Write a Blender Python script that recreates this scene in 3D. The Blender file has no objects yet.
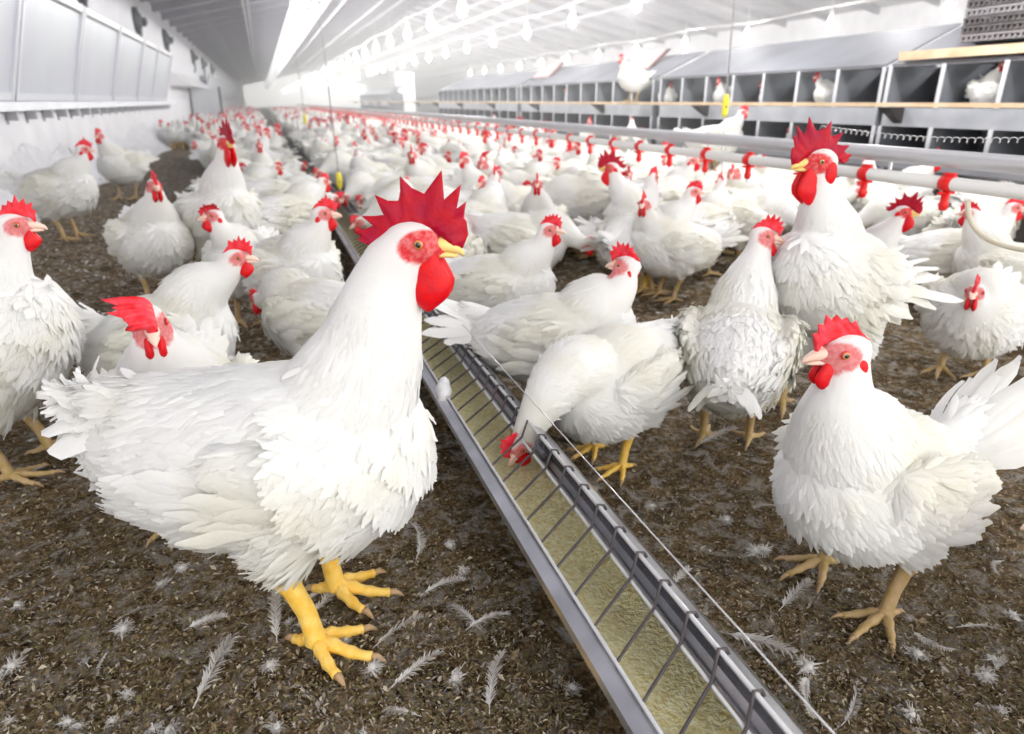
import bpy, math, random
import numpy as np
from mathutils import Vector, Matrix

R = math.radians
sc = bpy.context.scene
col = sc.collection
rng = np.random.default_rng(7)
random.seed(7)

# ------------------------------------------------------------------ camera, world, exposure
CAM_H = .72
TH = math.atan(266 / 683); PS = math.atan(252 * math.cos(TH) / 683)
cam = bpy.data.cameras.new('camera'); cam_o = bpy.data.objects.new('camera', cam); col.objects.link(cam_o)
cam_o.location = (0, 0, CAM_H); cam_o.rotation_euler = (math.pi / 2 - TH, 0, -PS)
cam.lens = 683 * 36 / 1024; cam.sensor_width = 36; cam.clip_start = .02; cam.clip_end = 200
cam.dof.use_dof = True; cam.dof.focus_distance = .95; cam.dof.aperture_fstop = 5.0
sc.camera = cam_o
w = bpy.data.worlds.new('world'); sc.world = w; w.use_nodes = True
w.node_tree.nodes['Background'].inputs[0].default_value = (1, .985, .955, 1)
w.node_tree.nodes['Background'].inputs[1].default_value = 1.5
sc.view_settings.view_transform = 'Standard'; sc.view_settings.look = 'None'
sc.view_settings.gamma = 1; sc.view_settings.use_curve_mapping = False
sc.view_settings.exposure = 1.2
BULB_W = 38.0
try:
    sc.cycles.use_denoising = True; sc.cycles.max_bounces = 8; sc.cycles.diffuse_bounces = 5
    sc.cycles.transparent_max_bounces = 8; sc.cycles.sample_clamp_indirect = 6; sc.cycles.caustics_reflective = False
    sc.cycles.caustics_refractive = False; sc.cycles.use_light_tree = True
except Exception: pass

def ray(px, py):
    x = (px - 512) / 683; y = -(py - 367) / 683
    fw = math.cos(TH) + y * math.sin(TH); up = y * math.cos(TH) - math.sin(TH)
    return x * math.cos(PS) + fw * math.sin(PS), -x * math.sin(PS) + fw * math.cos(PS), up
def G(px, py, z=0):
    X, Y, u = ray(px, py); t = (z - CAM_H) / u; return X * t, Y * t

# ------------------------------------------------------------------ materials
MATS = {}
def mat(name, color, rough=.6, metal=0, noise=None, bump=None, spec=.4, sss=0, emit=None, color2=None):
    if name in MATS: return MATS[name]
    m = bpy.data.materials.new(name); m.use_nodes = True; nt = m.node_tree; b = nt.nodes['Principled BSDF']
    b.inputs['Base Color'].default_value = (*color, 1); b.inputs['Roughness'].default_value = rough
    b.inputs['Metallic'].default_value = metal; b.inputs['Specular IOR Level'].default_value = spec
    if sss:
        b.inputs['Subsurface Weight'].default_value = sss; b.inputs['Subsurface Scale'].default_value = .01
        b.inputs['Subsurface Radius'].default_value = (1, .3, .2)
    tc = nt.nodes.new('ShaderNodeTexCoord')
    if noise:
        n = nt.nodes.new('ShaderNodeTexNoise'); n.inputs['Scale'].default_value = noise; n.inputs['Detail'].default_value = 6
        nt.links.new(tc.outputs['Object'], n.inputs['Vector'])
        r = nt.nodes.new('ShaderNodeValToRGB'); r.color_ramp.elements[0].position = .35; r.color_ramp.elements[1].position = .65
        r.color_ramp.elements[0].color = (*color, 1); r.color_ramp.elements[1].color = (*(color2 or color), 1)
        nt.links.new(n.outputs['Fac'], r.inputs['Fac']); nt.links.new(r.outputs['Color'], b.inputs['Base Color'])
    if bump:
        n = nt.nodes.new('ShaderNodeTexNoise'); n.inputs['Scale'].default_value = bump[0]; n.inputs['Detail'].default_value = 5
        nt.links.new(tc.outputs['Object'], n.inputs['Vector'])
        bp = nt.nodes.new('ShaderNodeBump'); bp.inputs['Strength'].default_value = bump[1]; bp.inputs['Distance'].default_value = bump[2] if len(bump) > 2 else .002
        nt.links.new(n.outputs['Fac'], bp.inputs['Height']); nt.links.new(bp.outputs['Normal'], b.inputs['Normal'])
    if emit:
        b.inputs['Emission Color'].default_value = (*emit[0], 1); b.inputs['Emission Strength'].default_value = emit[1]
    MATS[name] = m; return m

def plumage_mat():
    m = bpy.data.materials.new('white_plumage'); m.use_nodes = True; nt = m.node_tree; L = nt.links
    b = nt.nodes['Principled BSDF']; out = nt.nodes['Material Output']
    b.inputs['Roughness'].default_value = .75; b.inputs['Specular IOR Level'].default_value = .15
    at = nt.nodes.new('ShaderNodeAttribute'); at.attribute_name = 'skin'
    tc = nt.nodes.new('ShaderNodeTexCoord')
    n = nt.nodes.new('ShaderNodeTexNoise'); n.inputs['Scale'].default_value = 5; n.inputs['Detail'].default_value = 4
    L.new(tc.outputs['Object'], n.inputs['Vector'])
    r = nt.nodes.new('ShaderNodeValToRGB'); e = r.color_ramp.elements
    e[0].position = .34; e[0].color = (.86, .85, .77, 1); e[1].position = .52; e[1].color = (.93, .93, .92, 1)
    L.new(n.outputs['Fac'], r.inputs['Fac'])
    n2 = nt.nodes.new('ShaderNodeTexNoise'); n2.inputs['Scale'].default_value = 150; n2.inputs['Detail'].default_value = 3
    L.new(tc.outputs['Object'], n2.inputs['Vector'])
    r2 = nt.nodes.new('ShaderNodeValToRGB'); e = r2.color_ramp.elements
    e[0].position = .40; e[0].color = (.76, .05, .06, 1); e[1].position = .75; e[1].color = (.86, .28, .28, 1)
    L.new(n2.outputs['Fac'], r2.inputs['Fac'])
    mx = nt.nodes.new('ShaderNodeMix'); mx.data_type = 'RGBA'
    L.new(at.outputs['Fac'], mx.inputs[0]); L.new(r.outputs['Color'], mx.inputs[6]); L.new(r2.outputs['Color'], mx.inputs[7])
    L.new(mx.outputs[2], b.inputs['Base Color'])
    tr = nt.nodes.new('ShaderNodeBsdfTranslucent'); L.new(mx.outputs[2], tr.inputs['Color'])
    ms = nt.nodes.new('ShaderNodeMixShader'); ms.inputs[0].default_value = .30
    L.new(b.outputs[0], ms.inputs[1]); L.new(tr.outputs[0], ms.inputs[2]); L.new(ms.outputs[0], out.inputs['Surface'])
    n3 = nt.nodes.new('ShaderNodeTexNoise'); n3.inputs['Scale'].default_value = 90; n3.inputs['Detail'].default_value = 4
    L.new(tc.outputs['Object'], n3.inputs['Vector'])
    bp = nt.nodes.new('ShaderNodeBump'); bp.inputs['Strength'].default_value = .35; bp.inputs['Distance'].default_value = .003
    L.new(n3.outputs['Fac'], bp.inputs['Height']); L.new(bp.outputs['Normal'], b.inputs['Normal'])
    return m
M_PLUM = plumage_mat()
M_LEG = mat('yellow_shank', (.85, .50, .06), .5, noise=60, color2=(.90, .62, .16), bump=(220, .5, .002))
M_LEGPALE = mat('pale_shank', (.42, .30, .10), .6, noise=60, color2=(.52, .36, .20), bump=(220, .5, .002))
M_CLAW = mat('claw_horn', (.45, .30, .16), .4)
M_COMB = mat('red_comb', (.44, .001, .010), .5, noise=45, color2=(.33, .001, .028), bump=(200, .5, .002), spec=.25, sss=.05)
M_COMBHEN = mat('hen_comb', (.72, .008, .015), .5, noise=70, color2=(.78, .06, .09), bump=(260, .5, .0015), spec=.25, sss=.05)
M_WATTLE = mat('red_wattle', (.70, .002, .004), .42, noise=60, color2=(.56, .002, .012), bump=(240, .4, .0015), spec=.3, sss=.05)
M_BEAKY = mat('yellow_beak', (.80, .58, .20), .35)
M_BEAKP = mat('pink_beak', (.82, .58, .48), .4)
M_IRIS = mat('amber_iris', (.50, .24, .06), .15, spec=.8)
M_PUPIL = mat('black_pupil', (.01, .01, .01), .08, spec=.9)

# ------------------------------------------------------------------ geometry helpers
class Geo:
    def __init__(s): s.v = []; s.f = []; s.m = []; s.n = 0; s.cn = []
    def add(s, v, f, m=0, M=None):
        v = np.asarray(v, float).reshape(-1, 3)
        if M is not None:
            A = np.array(M); v = v @ A[:3, :3].T + A[:3, 3]
        s.v.append(v); s.f += [tuple(int(i) + s.n for i in q) for q in f]; s.m += [m] * len(f); s.n += len(v)
    def mesh(s, name, mats, smooth=True):
        me = bpy.data.meshes.new(name)
        v = np.concatenate(s.v) if s.v else np.zeros((0, 3))
        me.from_pydata(v.tolist(), [], s.f)
        for m in mats: me.materials.append(m)
        me.polygons.foreach_set('material_index', s.m)
        if smooth: me.polygons.foreach_set('use_smooth', [True] * len(s.f))
        me.update()
        if s.cn:
            nv = len(me.vertices); a = np.zeros(nv * 3, 'f'); me.vertices.foreach_get('normal', a); a = a.reshape(-1, 3)
            for k0, arr in s.cn: a[k0:k0 + len(arr)] = arr
            me.normals_split_custom_set_from_vertices(a.tolist())
        return me
    def build(s, name, mats, parent=None, smooth=True):
        if not isinstance(mats, (list, tuple)): mats = [mats]
        return link(name, s.mesh(name, mats, smooth), parent)

def link(name, me, parent=None):
    o = bpy.data.objects.new(name, me); col.objects.link(o)
    if parent: o.parent = parent
    return o
def tag(o, label=None, cat=None, group=None, kind=None):
    for k, v in (('label', label), ('category', cat), ('group', group), ('kind', kind)):
        if v: o[k] = v
    return o
def empty(name, loc=(0, 0, 0), rz=0):
    o = bpy.data.objects.new(name, None); o.empty_display_size = .05; col.objects.link(o)
    o.location = loc; o.rotation_euler = (0, 0, rz); return o
def copy_tree(o, parent=None):
    c = o.copy(); col.objects.link(c); c.parent = parent
    for ch in o.children: copy_tree(ch, c)
    return c

def box(g, x0, x1, y0, y1, z0, z1, m=0, M=None):
    v = [(x0, y0, z0), (x1, y0, z0), (x1, y1, z0), (x0, y1, z0), (x0, y0, z1), (x1, y0, z1), (x1, y1, z1), (x0, y1, z1)]
    g.add(v, [(0, 3, 2, 1), (4, 5, 6, 7), (0, 1, 5, 4), (1, 2, 6, 5), (2, 3, 7, 6), (3, 0, 4, 7)], m, M)
def loft(g, st, n=16, m=0, side=(0, 1, 0), caps=True, M=None):
    """st: (x,y,z, ra, rb): ra along `side`, rb across"""
    st = np.array([tuple(s) if len(s) == 5 else (*s, s[3]) for s in st], float); P = st[:, :3]; k = len(st)
    T = np.gradient(P, axis=0); T /= np.linalg.norm(T, axis=1)[:, None] + 1e-12
    sd = np.array(side, float); v = []; a = np.linspace(0, 2 * np.pi, n, endpoint=False)
    for i in range(k):
        s_ = sd - T[i] * sd.dot(T[i]); 
        if np.linalg.norm(s_) < 1e-4: s_ = np.cross(T[i], (0, 0, 1))
        s_ /= np.linalg.norm(s_); u = np.cross(T[i], s_)
        v.append(P[i] + np.outer(np.cos(a), s_) * st[i, 3] + np.outer(np.sin(a), u) * st[i, 4])
    v = np.concatenate(v); f = []
    for i in range(k - 1):
        for j in range(n): f.append((i * n + j, i * n + (j + 1) % n, (i + 1) * n + (j + 1) % n, (i + 1) * n + j))
    if caps:
        e0 = P[0] - T[0] * min(st[0, 3], st[0, 4]) * .5; e1 = P[-1] + T[-1] * min(st[-1, 3], st[-1, 4]) * .5
        v = np.vstack([v, e0, e1]); a0 = k * n
        for j in range(n):
            f.append((a0, (j + 1) % n, j)); f.append((a0 + 1, (k - 1) * n + j, (k - 1) * n + (j + 1) % n))
    g.add(v, f, m, M)
def tube(g, pts, r, n=8, m=0, M=None):
    loft(g, [(*p, (r[i] if hasattr(r, '__len__') else r)) for i, p in enumerate(pts)], n, m, side=(.13, .98, .17), M=M)
def ellip(g, c, r, nu=20, nv=12, m=0, M=None, f_mod=None):
    v = []; f = []
    for i in range(nv + 1):
        th = math.pi * i / nv
        for j in range(nu):
            ph = 2 * math.pi * j / nu
            v.append((math.sin(th) * math.cos(ph), math.sin(th) * math.sin(ph), math.cos(th)))
    v = np.array(v)
    if f_mod: v = f_mod(v)
    v = v * np.array(r) + np.array(c)
    for i in range(nv):
        for j in range(nu): f.append((i * nu + j, (i + 1) * nu + j, (i + 1) * nu + (j + 1) % nu, i * nu + (j + 1) % nu))
    g.add(v, f, m, M)
def cubic(P0, P1, P2, P3, n):
    t = np.linspace(0, 1, n)[:, None]; P0, P1, P2, P3 = [np.array(p, float) for p in (P0, P1, P2, P3)]
    return (1 - t) ** 3 * P0 + 3 * (1 - t) ** 2 * t * P1 + 3 * (1 - t) * t * t * P2 + t ** 3 * P3

def feather_cards(P, N, F, L, W, lift, g, rows=4, curl=.25, m=0, fray=.0, soft=.8, prof=None):
    """N slim curved feathers rooted at P, growing along F, lying on the surface with normal N"""
    k = len(P)
    if not k: return
    F = F - N * (F * N).sum(1)[:, None]; F /= np.linalg.norm(F, axis=1)[:, None] + 1e-9
    S = np.cross(N, F); t = np.linspace(0, 1, rows)
    prof = np.interp(t, [0, .3, .65, .88, 1], prof or [.45, .9, 1, .80, .22])
    V = np.zeros((k, rows, 3, 3))
    for i in range(rows):
        c = P + F * (L * t[i])[:, None] + N * (L * (lift * t[i] - curl * lift * t[i] ** 2 * 1.6) - .0012)[:, None]
        jit = rng.normal(0, fray, k) * W
        for j, sgn in enumerate((-1, 0, 1)):
            V[:, i, j] = c + S * ((sgn * prof[i] * W * .5 + jit * (t[i])))[:, None] + N * (W * (.10 if sgn == 0 else -.04))[:, None]
    base = (np.arange(k) * rows * 3)[:, None]
    q = []
    for i in range(rows - 1):
        for j in range(2): q.append((i * 3 + j, (i + 1) * 3 + j, (i + 1) * 3 + j + 1, i * 3 + j + 1))
    f = (base[:, :, None] + np.array(q)[None]).reshape(-1, 4)
    if soft:
        cn = np.repeat(N[:, None, None], rows, 1).repeat(3, 2) + S[:, None, None] * (np.array((-1, 0, 1)) * .35)[None, None, :, None] * (1.2 - soft) * 2
        cn = cn + F[:, None, None] * (np.linspace(-.30, .42, rows) * .42)[None, :, None, None] + rng.normal(0, .08, (k, 1, 1, 3))
        cn = cn / np.linalg.norm(cn, axis=3)[..., None]; g.cn.append((g.n, cn.reshape(-1, 3)))
    g.add(V.reshape(-1, 3), f.tolist(), m)

def remesh(g, voxel, smooth_it=4):
    me = g.mesh('tmp', [], True); o = bpy.data.objects.new('tmp', me); col.objects.link(o)
    r = o.modifiers.new('r', 'REMESH'); r.mode = 'VOXEL'; r.voxel_size = voxel; r.adaptivity = 0
    s = o.modifiers.new('s', 'SMOOTH'); s.factor = .5; s.iterations = smooth_it
    bpy.context.view_layer.update(); dg = bpy.context.evaluated_depsgraph_get()
    m2 = bpy.data.meshes.new_from_object(o.evaluated_get(dg))
    bpy.data.objects.remove(o); bpy.data.meshes.remove(me)
    n = len(m2.vertices); v = np.zeros(n * 3, 'f'); m2.vertices.foreach_get('co', v)
    nn = np.zeros(n * 3, 'f'); m2.vertices.foreach_get('normal', nn)
    f = [tuple(p.vertices) for p in m2.polygons]
    bpy.data.meshes.remove(m2)
    return v.reshape(-1, 3).astype(float), nn.reshape(-1, 3).astype(float), f

# ------------------------------------------------------------------ setting materials
M_GALV = mat('galvanised_metal', (.42, .43, .46), .26, .9, noise=14, color2=(.58, .59, .63), bump=(60, .12, .001))
M_SHEET = mat('grey_sheet', (.62, .64, .68), .5, .25, noise=3, color2=(.70, .72, .76))
M_DARKM = mat('dark_steel_wire', (.10, .09, .09), .4, .7)
M_WIREL = mat('bright_steel_wire', (.62, .62, .64), .3, .8)
M_WHITE = mat('white_limewash', (.84, .84, .87), .8, noise=4, color2=(.76, .76, .80), bump=(14, .5, .01))
M_PVC = mat('white_pvc_pipe', (.80, .80, .78), .35, noise=2, color2=(.72, .71, .70))
M_RED = mat('red_plastic', (.80, .012, .012), .3)
M_YEL = mat('yellow_plastic', (.85, .74, .05), .4)
M_WOOD = mat('pale_wood', (.58, .42, .26), .7, noise=9, color2=(.70, .56, .40), bump=(40, .3, .002))
M_CEIL = mat('ceiling_sheet', (.36, .355, .41), .6, noise=1.2, color2=(.48, .475, .53), spec=.2)
M_BEAM = mat('ceiling_beam', (.26, .255, .29), .6, noise=2, color2=(.36, .355, .39))
M_BULB = mat('lit_bulb_glass', (1, 1, 1), .3, emit=((1, .98, .95), 30))
M_PANEL = mat('grey_window_panel', (.50, .50, .58), .35, noise=1.1, color2=(.57, .61, .64), emit=((.85, .87, .95), .04))  # faint emission added to brighten the panes, which slant towards the floor
M_FRAME = mat('panel_frame', (.74, .75, .79), .4, .1)
M_BRK = mat('bracket_grey', (.42, .42, .45), .5)
M_BLACK = mat('dark_fitting', (.07, .075, .09), .5)
M_NROOF = mat('nest_roof_sheet', (.15, .155, .175), .6, 0, noise=2, color2=(.20, .205, .23), spec=.2)
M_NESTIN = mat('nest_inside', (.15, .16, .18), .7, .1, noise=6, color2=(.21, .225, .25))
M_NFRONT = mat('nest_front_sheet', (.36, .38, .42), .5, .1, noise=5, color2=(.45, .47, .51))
M_DUCT = mat('white_duct_added_glow', (.92, .92, .92), .5, bump=(8, .3, .01), emit=((1, 1, 1), .55))  # no lamp inside: emission added so the duct skin reads bright white
M_EGG = mat('brown_egg', (.78, .50, .40), .4)
M_PINK = mat('pink_lid_lining', (.78, .50, .50), .6, noise=6, color2=(.66, .38, .38))
M_CRATE = mat('grey_crate', (.11, .10, .10), .7, noise=30, color2=(.07, .065, .07))
M_CRATEL = mat('pale_crate', (.22, .21, .22), .7)
M_GLUE = mat('white_down', (.86, .86, .87), .9)
M_FEED = mat('yellow_mash', (.82, .70, .30), .9, noise=110, color2=(1, .95, .62), bump=(160, 1, .008))

def litter():
    m = bpy.data.materials.new('brown_litter'); m.use_nodes = True; nt = m.node_tree; L = nt.links; b = nt.nodes['Principled BSDF']
    b.inputs['Roughness'].default_value = .9; b.inputs['Specular IOR Level'].default_value = .15
    tc = nt.nodes.new('ShaderNodeTexCoord')
    def N(s, d=6, dist=0, ro=.6):
        n = nt.nodes.new('ShaderNodeTexNoise'); n.inputs['Scale'].default_value = s; n.inputs['Detail'].default_value = d; n.inputs['Distortion'].default_value = dist
        n.inputs['Roughness'].default_value = ro; L.new(tc.outputs['Object'], n.inputs['Vector']); return n
    def ramp(src, pts):
        r = nt.nodes.new('ShaderNodeValToRGB'); e = r.color_ramp.elements
        e[0].position, e[0].color = pts[0][0], (*pts[0][1], 1); e[1].position, e[1].color = pts[-1][0], (*pts[-1][1], 1)
        for p, c in pts[1:-1]: q = e.new(p); q.color = (*c, 1)
        L.new(src, r.inputs['Fac']); return r
    fine = N(95, 8, .8, .7)
    r1 = ramp(fine.outputs['Fac'], [(.36, (.026, .018, .011)), (.47, (.105, .072, .038)), (.56, (.20, .145, .082)), (.68, (.36, .29, .19))])
    med = N(11, 5); r2 = ramp(med.outputs['Fac'], [(.38, (.50, .48, .40)), (.5, (.9, .85, .72)), (.66, (1.15, 1.1, 1.0))])
    mx = nt.nodes.new('ShaderNodeMix'); mx.data_type = 'RGBA'; mx.blend_type = 'MULTIPLY'; mx.inputs[0].default_value = 1
    L.new(r1.outputs['Color'], mx.inputs[6]); L.new(r2.outputs['Color'], mx.inputs[7])
    dn = N(26, 8, .5, .75); r3 = ramp(dn.outputs['Fac'], [(.50, (0, 0, 0)), (.60, (.85, .85, .85))])
    m3 = nt.nodes.new('ShaderNodeMix'); m3.data_type = 'RGBA'; m3.inputs[7].default_value = (.36, .34, .31, 1)
    L.new(r3.outputs['Color'], m3.inputs[0]); L.new(mx.outputs[2], m3.inputs[6]); L.new(m3.outputs[2], b.inputs['Base Color'])
    bp = nt.nodes.new('ShaderNodeBump'); bp.inputs['Strength'].default_value = .9; bp.inputs['Distance'].default_value = .008
    L.new(fine.outputs['Fac'], bp.inputs['Height']); L.new(bp.outputs['Normal'], b.inputs['Normal']); return m
M_LITTER = litter()
M_CHIP = [mat('chip_brown', (.13, .088, .045), .85), mat('chip_tan', (.24, .18, .10), .8), mat('chip_pale', (.46, .40, .30), .8), mat('chip_olive', (.12, .105, .04), .9), mat('chip_grey', (.30, .27, .24), .9)]

# ------------------------------------------------------------------ floor, walls, ceiling
XL, XR, YF, YB = -1.7, 13.0, 95.0, -2.2
g = Geo()
nx, ny = 150, 260
xs = np.r_[np.linspace(XL - .1, 3.4, nx - 10), np.linspace(3.6, XR, 10)]; ys = np.r_[np.linspace(YB, 6, ny - 60), np.linspace(6.15, 24, 40), np.linspace(26, YF, 20)]
XX, YY = np.meshgrid(xs, ys); h = .010 * np.sin(XX * 9.1 + 1.3 * np.sin(YY * 5)) * np.sin(YY * 7.7) + .006 * np.sin(XX * 23 + YY * 17) + .004 * rng.normal(size=XX.shape) * (YY < 6)
h = h * .5 - .006
V = np.c_[XX.ravel(), YY.ravel(), h.ravel()]; F = []
for j in range(len(ys) - 1):
    for i in range(len(xs) - 1): a = j * len(xs) + i; F.append((a, a + 1, a + 1 + len(xs), a + len(xs)))
g.add(V, F); tag(g.build('floor', M_LITTER), kind='structure')
g = Geo(); box(g, XL - .2, XL, YB, YF, -.05, .715)
tag(g.build('wall_left_lower', M_WHITE, smooth=False), kind='structure')
g = Geo(); box(g, XL - .2, XL - .06, YB, YF, .715, 2.50); tag(g.build('wall_left_upper', M_WHITE, smooth=False), kind='structure')
g = Geo(); box(g, XR, XR + .2, YB, YF, -.05, 5.2); tag(g.build('wall_right', M_WHITE, smooth=False), kind='structure')
def roofz(x): return 2.46 + .22 * (x - XL) if x < 6 else 2.46 + .22 * 7.7 - .22 * (x - 6)
g = Geo()
for y0 in (YB,):
    for x0, x1 in ((XL - .3, 6), (6, XR + .2)):
        v = [(x0, YB, roofz(x0)), (x1, YB, roofz(x1)), (x1, YF, roofz(x1)), (x0, YF, roofz(x0))]
        v += [(a, b, c + .08) for a, b, c in v]
        g.add(v, [(0, 1, 2, 3), (7, 6, 5, 4), (0, 4, 5, 1), (1, 5, 6, 2), (2, 6, 7, 3), (3, 7, 4, 0)])
tag(g.build('ceiling', M_CEIL, smooth=False), kind='structure')
first = None
for i, y in enumerate(np.arange(1.2, 70, 1.5)):      # rafters across the hall
    if first is None:
        g = Geo()
        for x0, x1 in ((XL - .1, 6), (6, XR)):
            v = []
            for yy in (-.035, .035):
                for x, dz in ((x0, -.13), (x1, -.13), (x1, 0), (x0, 0)): v.append((x, yy, roofz(x) + dz))
            g.add(v, [(0, 1, 2, 3), (7, 6, 5, 4), (0, 4, 5, 1), (1, 5, 6, 2), (2, 6, 7, 3), (3, 7, 4, 0)])
        o = first = g.build('roof_rafter', M_BEAM, smooth=False)
    else: o = first.copy(); col.objects.link(o)
    o.location.y = y; tag(o, 'grey roof rafter spanning the hall, one of the row under the sheet ceiling', 'rafter', 'rafters under the ceiling')
first = None
for x in (.0, 2.4, 4.6, 7.2, 9.8):                        # light longitudinal purlins
    if first is None:
        g = Geo(); box(g, -.03, .03, YB, YF, -.20, -.135); first = o = g.build('roof_purlin', M_SHEET, smooth=False)
    else: o = first.copy(); col.objects.link(o)
    o.location = (x, 0, roofz(x)); tag(o, 'long pale purlin running down the hall below the rafters', 'purlin', 'purlins under the rafters')

# ------------------------------------------------------------------ slanted grey panels on the left wall
def panel_unit(y0, y1, label):
    r = empty('window_panel', (XL, y0, .72))
    W = y1 - y0; lean = .24; Hh = .82
    def pt(t, z, d=0): return (lean * z / Hh + d, t, z)
    def slab(g, t0, t1, z0, z1, d0, d1):
        v = [pt(t0, z0, d0), pt(t1, z0, d0), pt(t1, z1, d0), pt(t0, z1, d0), pt(t0, z0, d1), pt(t1, z0, d1), pt(t1, z1, d1), pt(t0, z1, d1)]
        g.add(v, [(0, 1, 2, 3), (7, 6, 5, 4), (0, 4, 5, 1), (1, 5, 6, 2), (2, 6, 7, 3), (3, 7, 4, 0)])
    g = Geo(); slab(g, .03, W - .03, .04, Hh - .04, -.012, .006); g.build('pane', M_PANEL, r, False)
    g = Geo(); slab(g, 0, .05, 0, Hh, -.02, .028); slab(g, W - .05, W, 0, Hh, -.02, .028); slab(g, 0, W, Hh - .055, Hh, -.02, .022); slab(g, 0, W, 0, .055, -.02, .022)
    g.build('frame', M_FRAME, r, False)
    g = Geo(); slab(g, .06, W - .06, Hh - .075, Hh - .06, .004, .016); slab(g, .052, .066, .07, Hh - .07, .004, .014); g.build('seal', M_BLACK, r, False)
    tag(r, label, 'window panel', 'slanted panels along the left wall'); return r
ys_ = [4.3, 6.18, 8.05, 9.93, 11.8, 13.35, 15.3]
labs = ['large grey slanted window panel cut by the left edge of the photo', 'widest whole grey slanted window panel near the left edge', 'second whole grey slanted window panel on the left wall', 'third whole grey slanted window panel on the left wall',
        'fourth whole grey slanted window panel, below the second dark wall bracket', 'last grey slanted window panel before the bright white hood']
for i in range(6): panel_unit(ys_[i] + .02, ys_[i + 1] - .02, labs[i])
for i, y in enumerate(np.arange(26, 60, 1.9)):
    r = panel_unit(y, y + 1.8, 'small distant slanted wall panel beyond the white hood'); r['group'] = 'distant panels beyond the hood'
g = Geo(); box(g, XL, XL + .10, YB, 16.2, .655, .715); tag(g.build('wall_ledge', M_SHEET, smooth=False), 'thin grey metal ledge along the foot of the slanted panels', 'ledge')
first = None
for i, y in enumerate(np.arange(4.6, 15.6, .46)):
    if first is None:
        g = Geo(); box(g, 0, .075, -.015, .015, -.065, 0); box(g, 0, .012, -.015, .015, -.09, 0); o = first = g.build('ledge_bracket', M_BRK, smooth=False)
    else: o = first.copy(); col.objects.link(o)
    o.location = (XL, y, .655); tag(o, 'small dark bracket carrying the ledge under the grey panels', 'bracket', 'brackets under the panel ledge')
# white hood past the panels and dark fittings on the upper wall
g = Geo(); v = [(XL - .06, 0, .62), (XL + .40, 0, .30), (XL - .06, 0, .30), (XL - .06, 8, .62), (XL + .40, 8, .30), (XL - .06, 8, .30)]
g.add(v, [(0, 2, 1), (3, 4, 5), (0, 1, 4, 3), (1, 2, 5, 4), (2, 0, 3, 5)]); o = g.build('inlet_hood', M_GLUE, smooth=False); o.location = (0, 17.2, .72)
tag(o, 'bright white sloping air inlet hood on the left wall past the grey panels', 'hood')
for i, (y, lab) in enumerate(((9.6, 'dark wall fan at the top left, nearest of the row above the panels'), (13.6, 'dark wall fan second from the camera above the grey panels'), (17.4, 'dark wall fan third from the camera above the white wall'),
                              (24, None), (28, None), (33, None))):
    r = empty('wall_fan', (XL - .06, y, 1.93))
    g = Geo(); tube(g, [(0, 0, 0), (.05, 0, 0)], .20, 20); tube(g, [(.05, 0, 0), (.16, 0, -.02)], [.05, .07], 14); g.build('housing', M_BLACK, r)
    g = Geo()
    for a in range(4):
        an = a * math.pi / 2 + .4; loft(g, [(.07, math.cos(an) * q, math.sin(an) * q, .05 + q * .1, .008) for q in (.03, .10, .19)], 8, side=(0, -math.sin(an), math.cos(an)))
    g.build('blade', M_DARKM, r)
    g = Geo(); loft(g, [(.04, 0, -.1, .05, .03), (.06, .0, -.3, .035, .02), (.02, 0, -.42, .03, .02)], 8); g.build('bracket', M_BLACK, r)
    tag(r, lab or 'tiny distant dark wall fan beyond the white hood', 'wall fan', 'dark fans along the left wall')
# grey door leaf standing out from the left wall
r = empty('access_door', (XL + .02, 20.2, 0)); g = Geo(); box(g, 0, .75, -.03, .03, .02, 1.02); g.build('leaf', M_SHEET, r, False)
g = Geo(); box(g, 0, .05, -.04, .04, 0, 1.06); box(g, .70, .75, -.04, .04, 0, 1.06); g.build('frame', M_BLACK, r, False)
tag(r, 'grey door leaf with dark edge standing by the left wall under the white hood', 'door')

# ------------------------------------------------------------------ white perforated air duct, bulbs, cables
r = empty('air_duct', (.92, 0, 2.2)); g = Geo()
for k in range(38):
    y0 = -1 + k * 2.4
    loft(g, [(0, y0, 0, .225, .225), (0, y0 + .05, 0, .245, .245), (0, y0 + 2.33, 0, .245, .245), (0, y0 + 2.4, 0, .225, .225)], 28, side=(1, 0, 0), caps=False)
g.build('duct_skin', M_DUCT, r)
g = Geo()
for k in range(40):
    for a in (-2.0, -1.55): c = (math.cos(a) * .246, 7 + k * .9, math.sin(a) * .246); ellip(g, c, (.02, .035, .02), 8, 6)
g.build('air_hole', M_BLACK, r); tag([c for c in r.children if c.name.startswith('air_hole')][0], kind='stuff')
tag(r, 'large white perforated duct with added glow hanging along the hall ceiling', 'air duct')
bulb_first = None
def bulb(x, y, z, lab, grp):
    global bulb_first
    if bulb_first is None:
        r = empty('light_bulb')
        g = Geo(); loft(g, [(0, 0, .075, .012, .012), (0, 0, .055, .016, .016), (0, 0, .03, .030, .030), (0, 0, .005, .040, .040), (0, 0, -.022, .034, .034), (0, 0, -.038, .018, .018)], 16, side=(1, 0, 0)); g.build('glass', M_BULB, r)
        g = Geo(); tube(g, [(0, 0, .07), (0, 0, .12)], .019, 12); g.build('socket', M_PVC, r)
        g = Geo(); tube(g, [(0, 0, .12), (0, 0, .26)], .004, 6); g.build('cord', M_PVC, r); bulb_first = r
    else: r = copy_tree(bulb_first)
    r.location = (x, y, z); r.scale = (1.5, 1.5, 1.9); tag(r, lab, 'light bulb', grp)
    l = bpy.data.lights.new('bulb_light', 'POINT'); l.energy = BULB_W; l.shadow_soft_size = .06; l.color = (1, .985, .96)
    lo = bpy.data.objects.new('bulb_light', l); col.objects.link(lo); lo.location = (x, y, z - .09)
HB = 1.92
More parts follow.
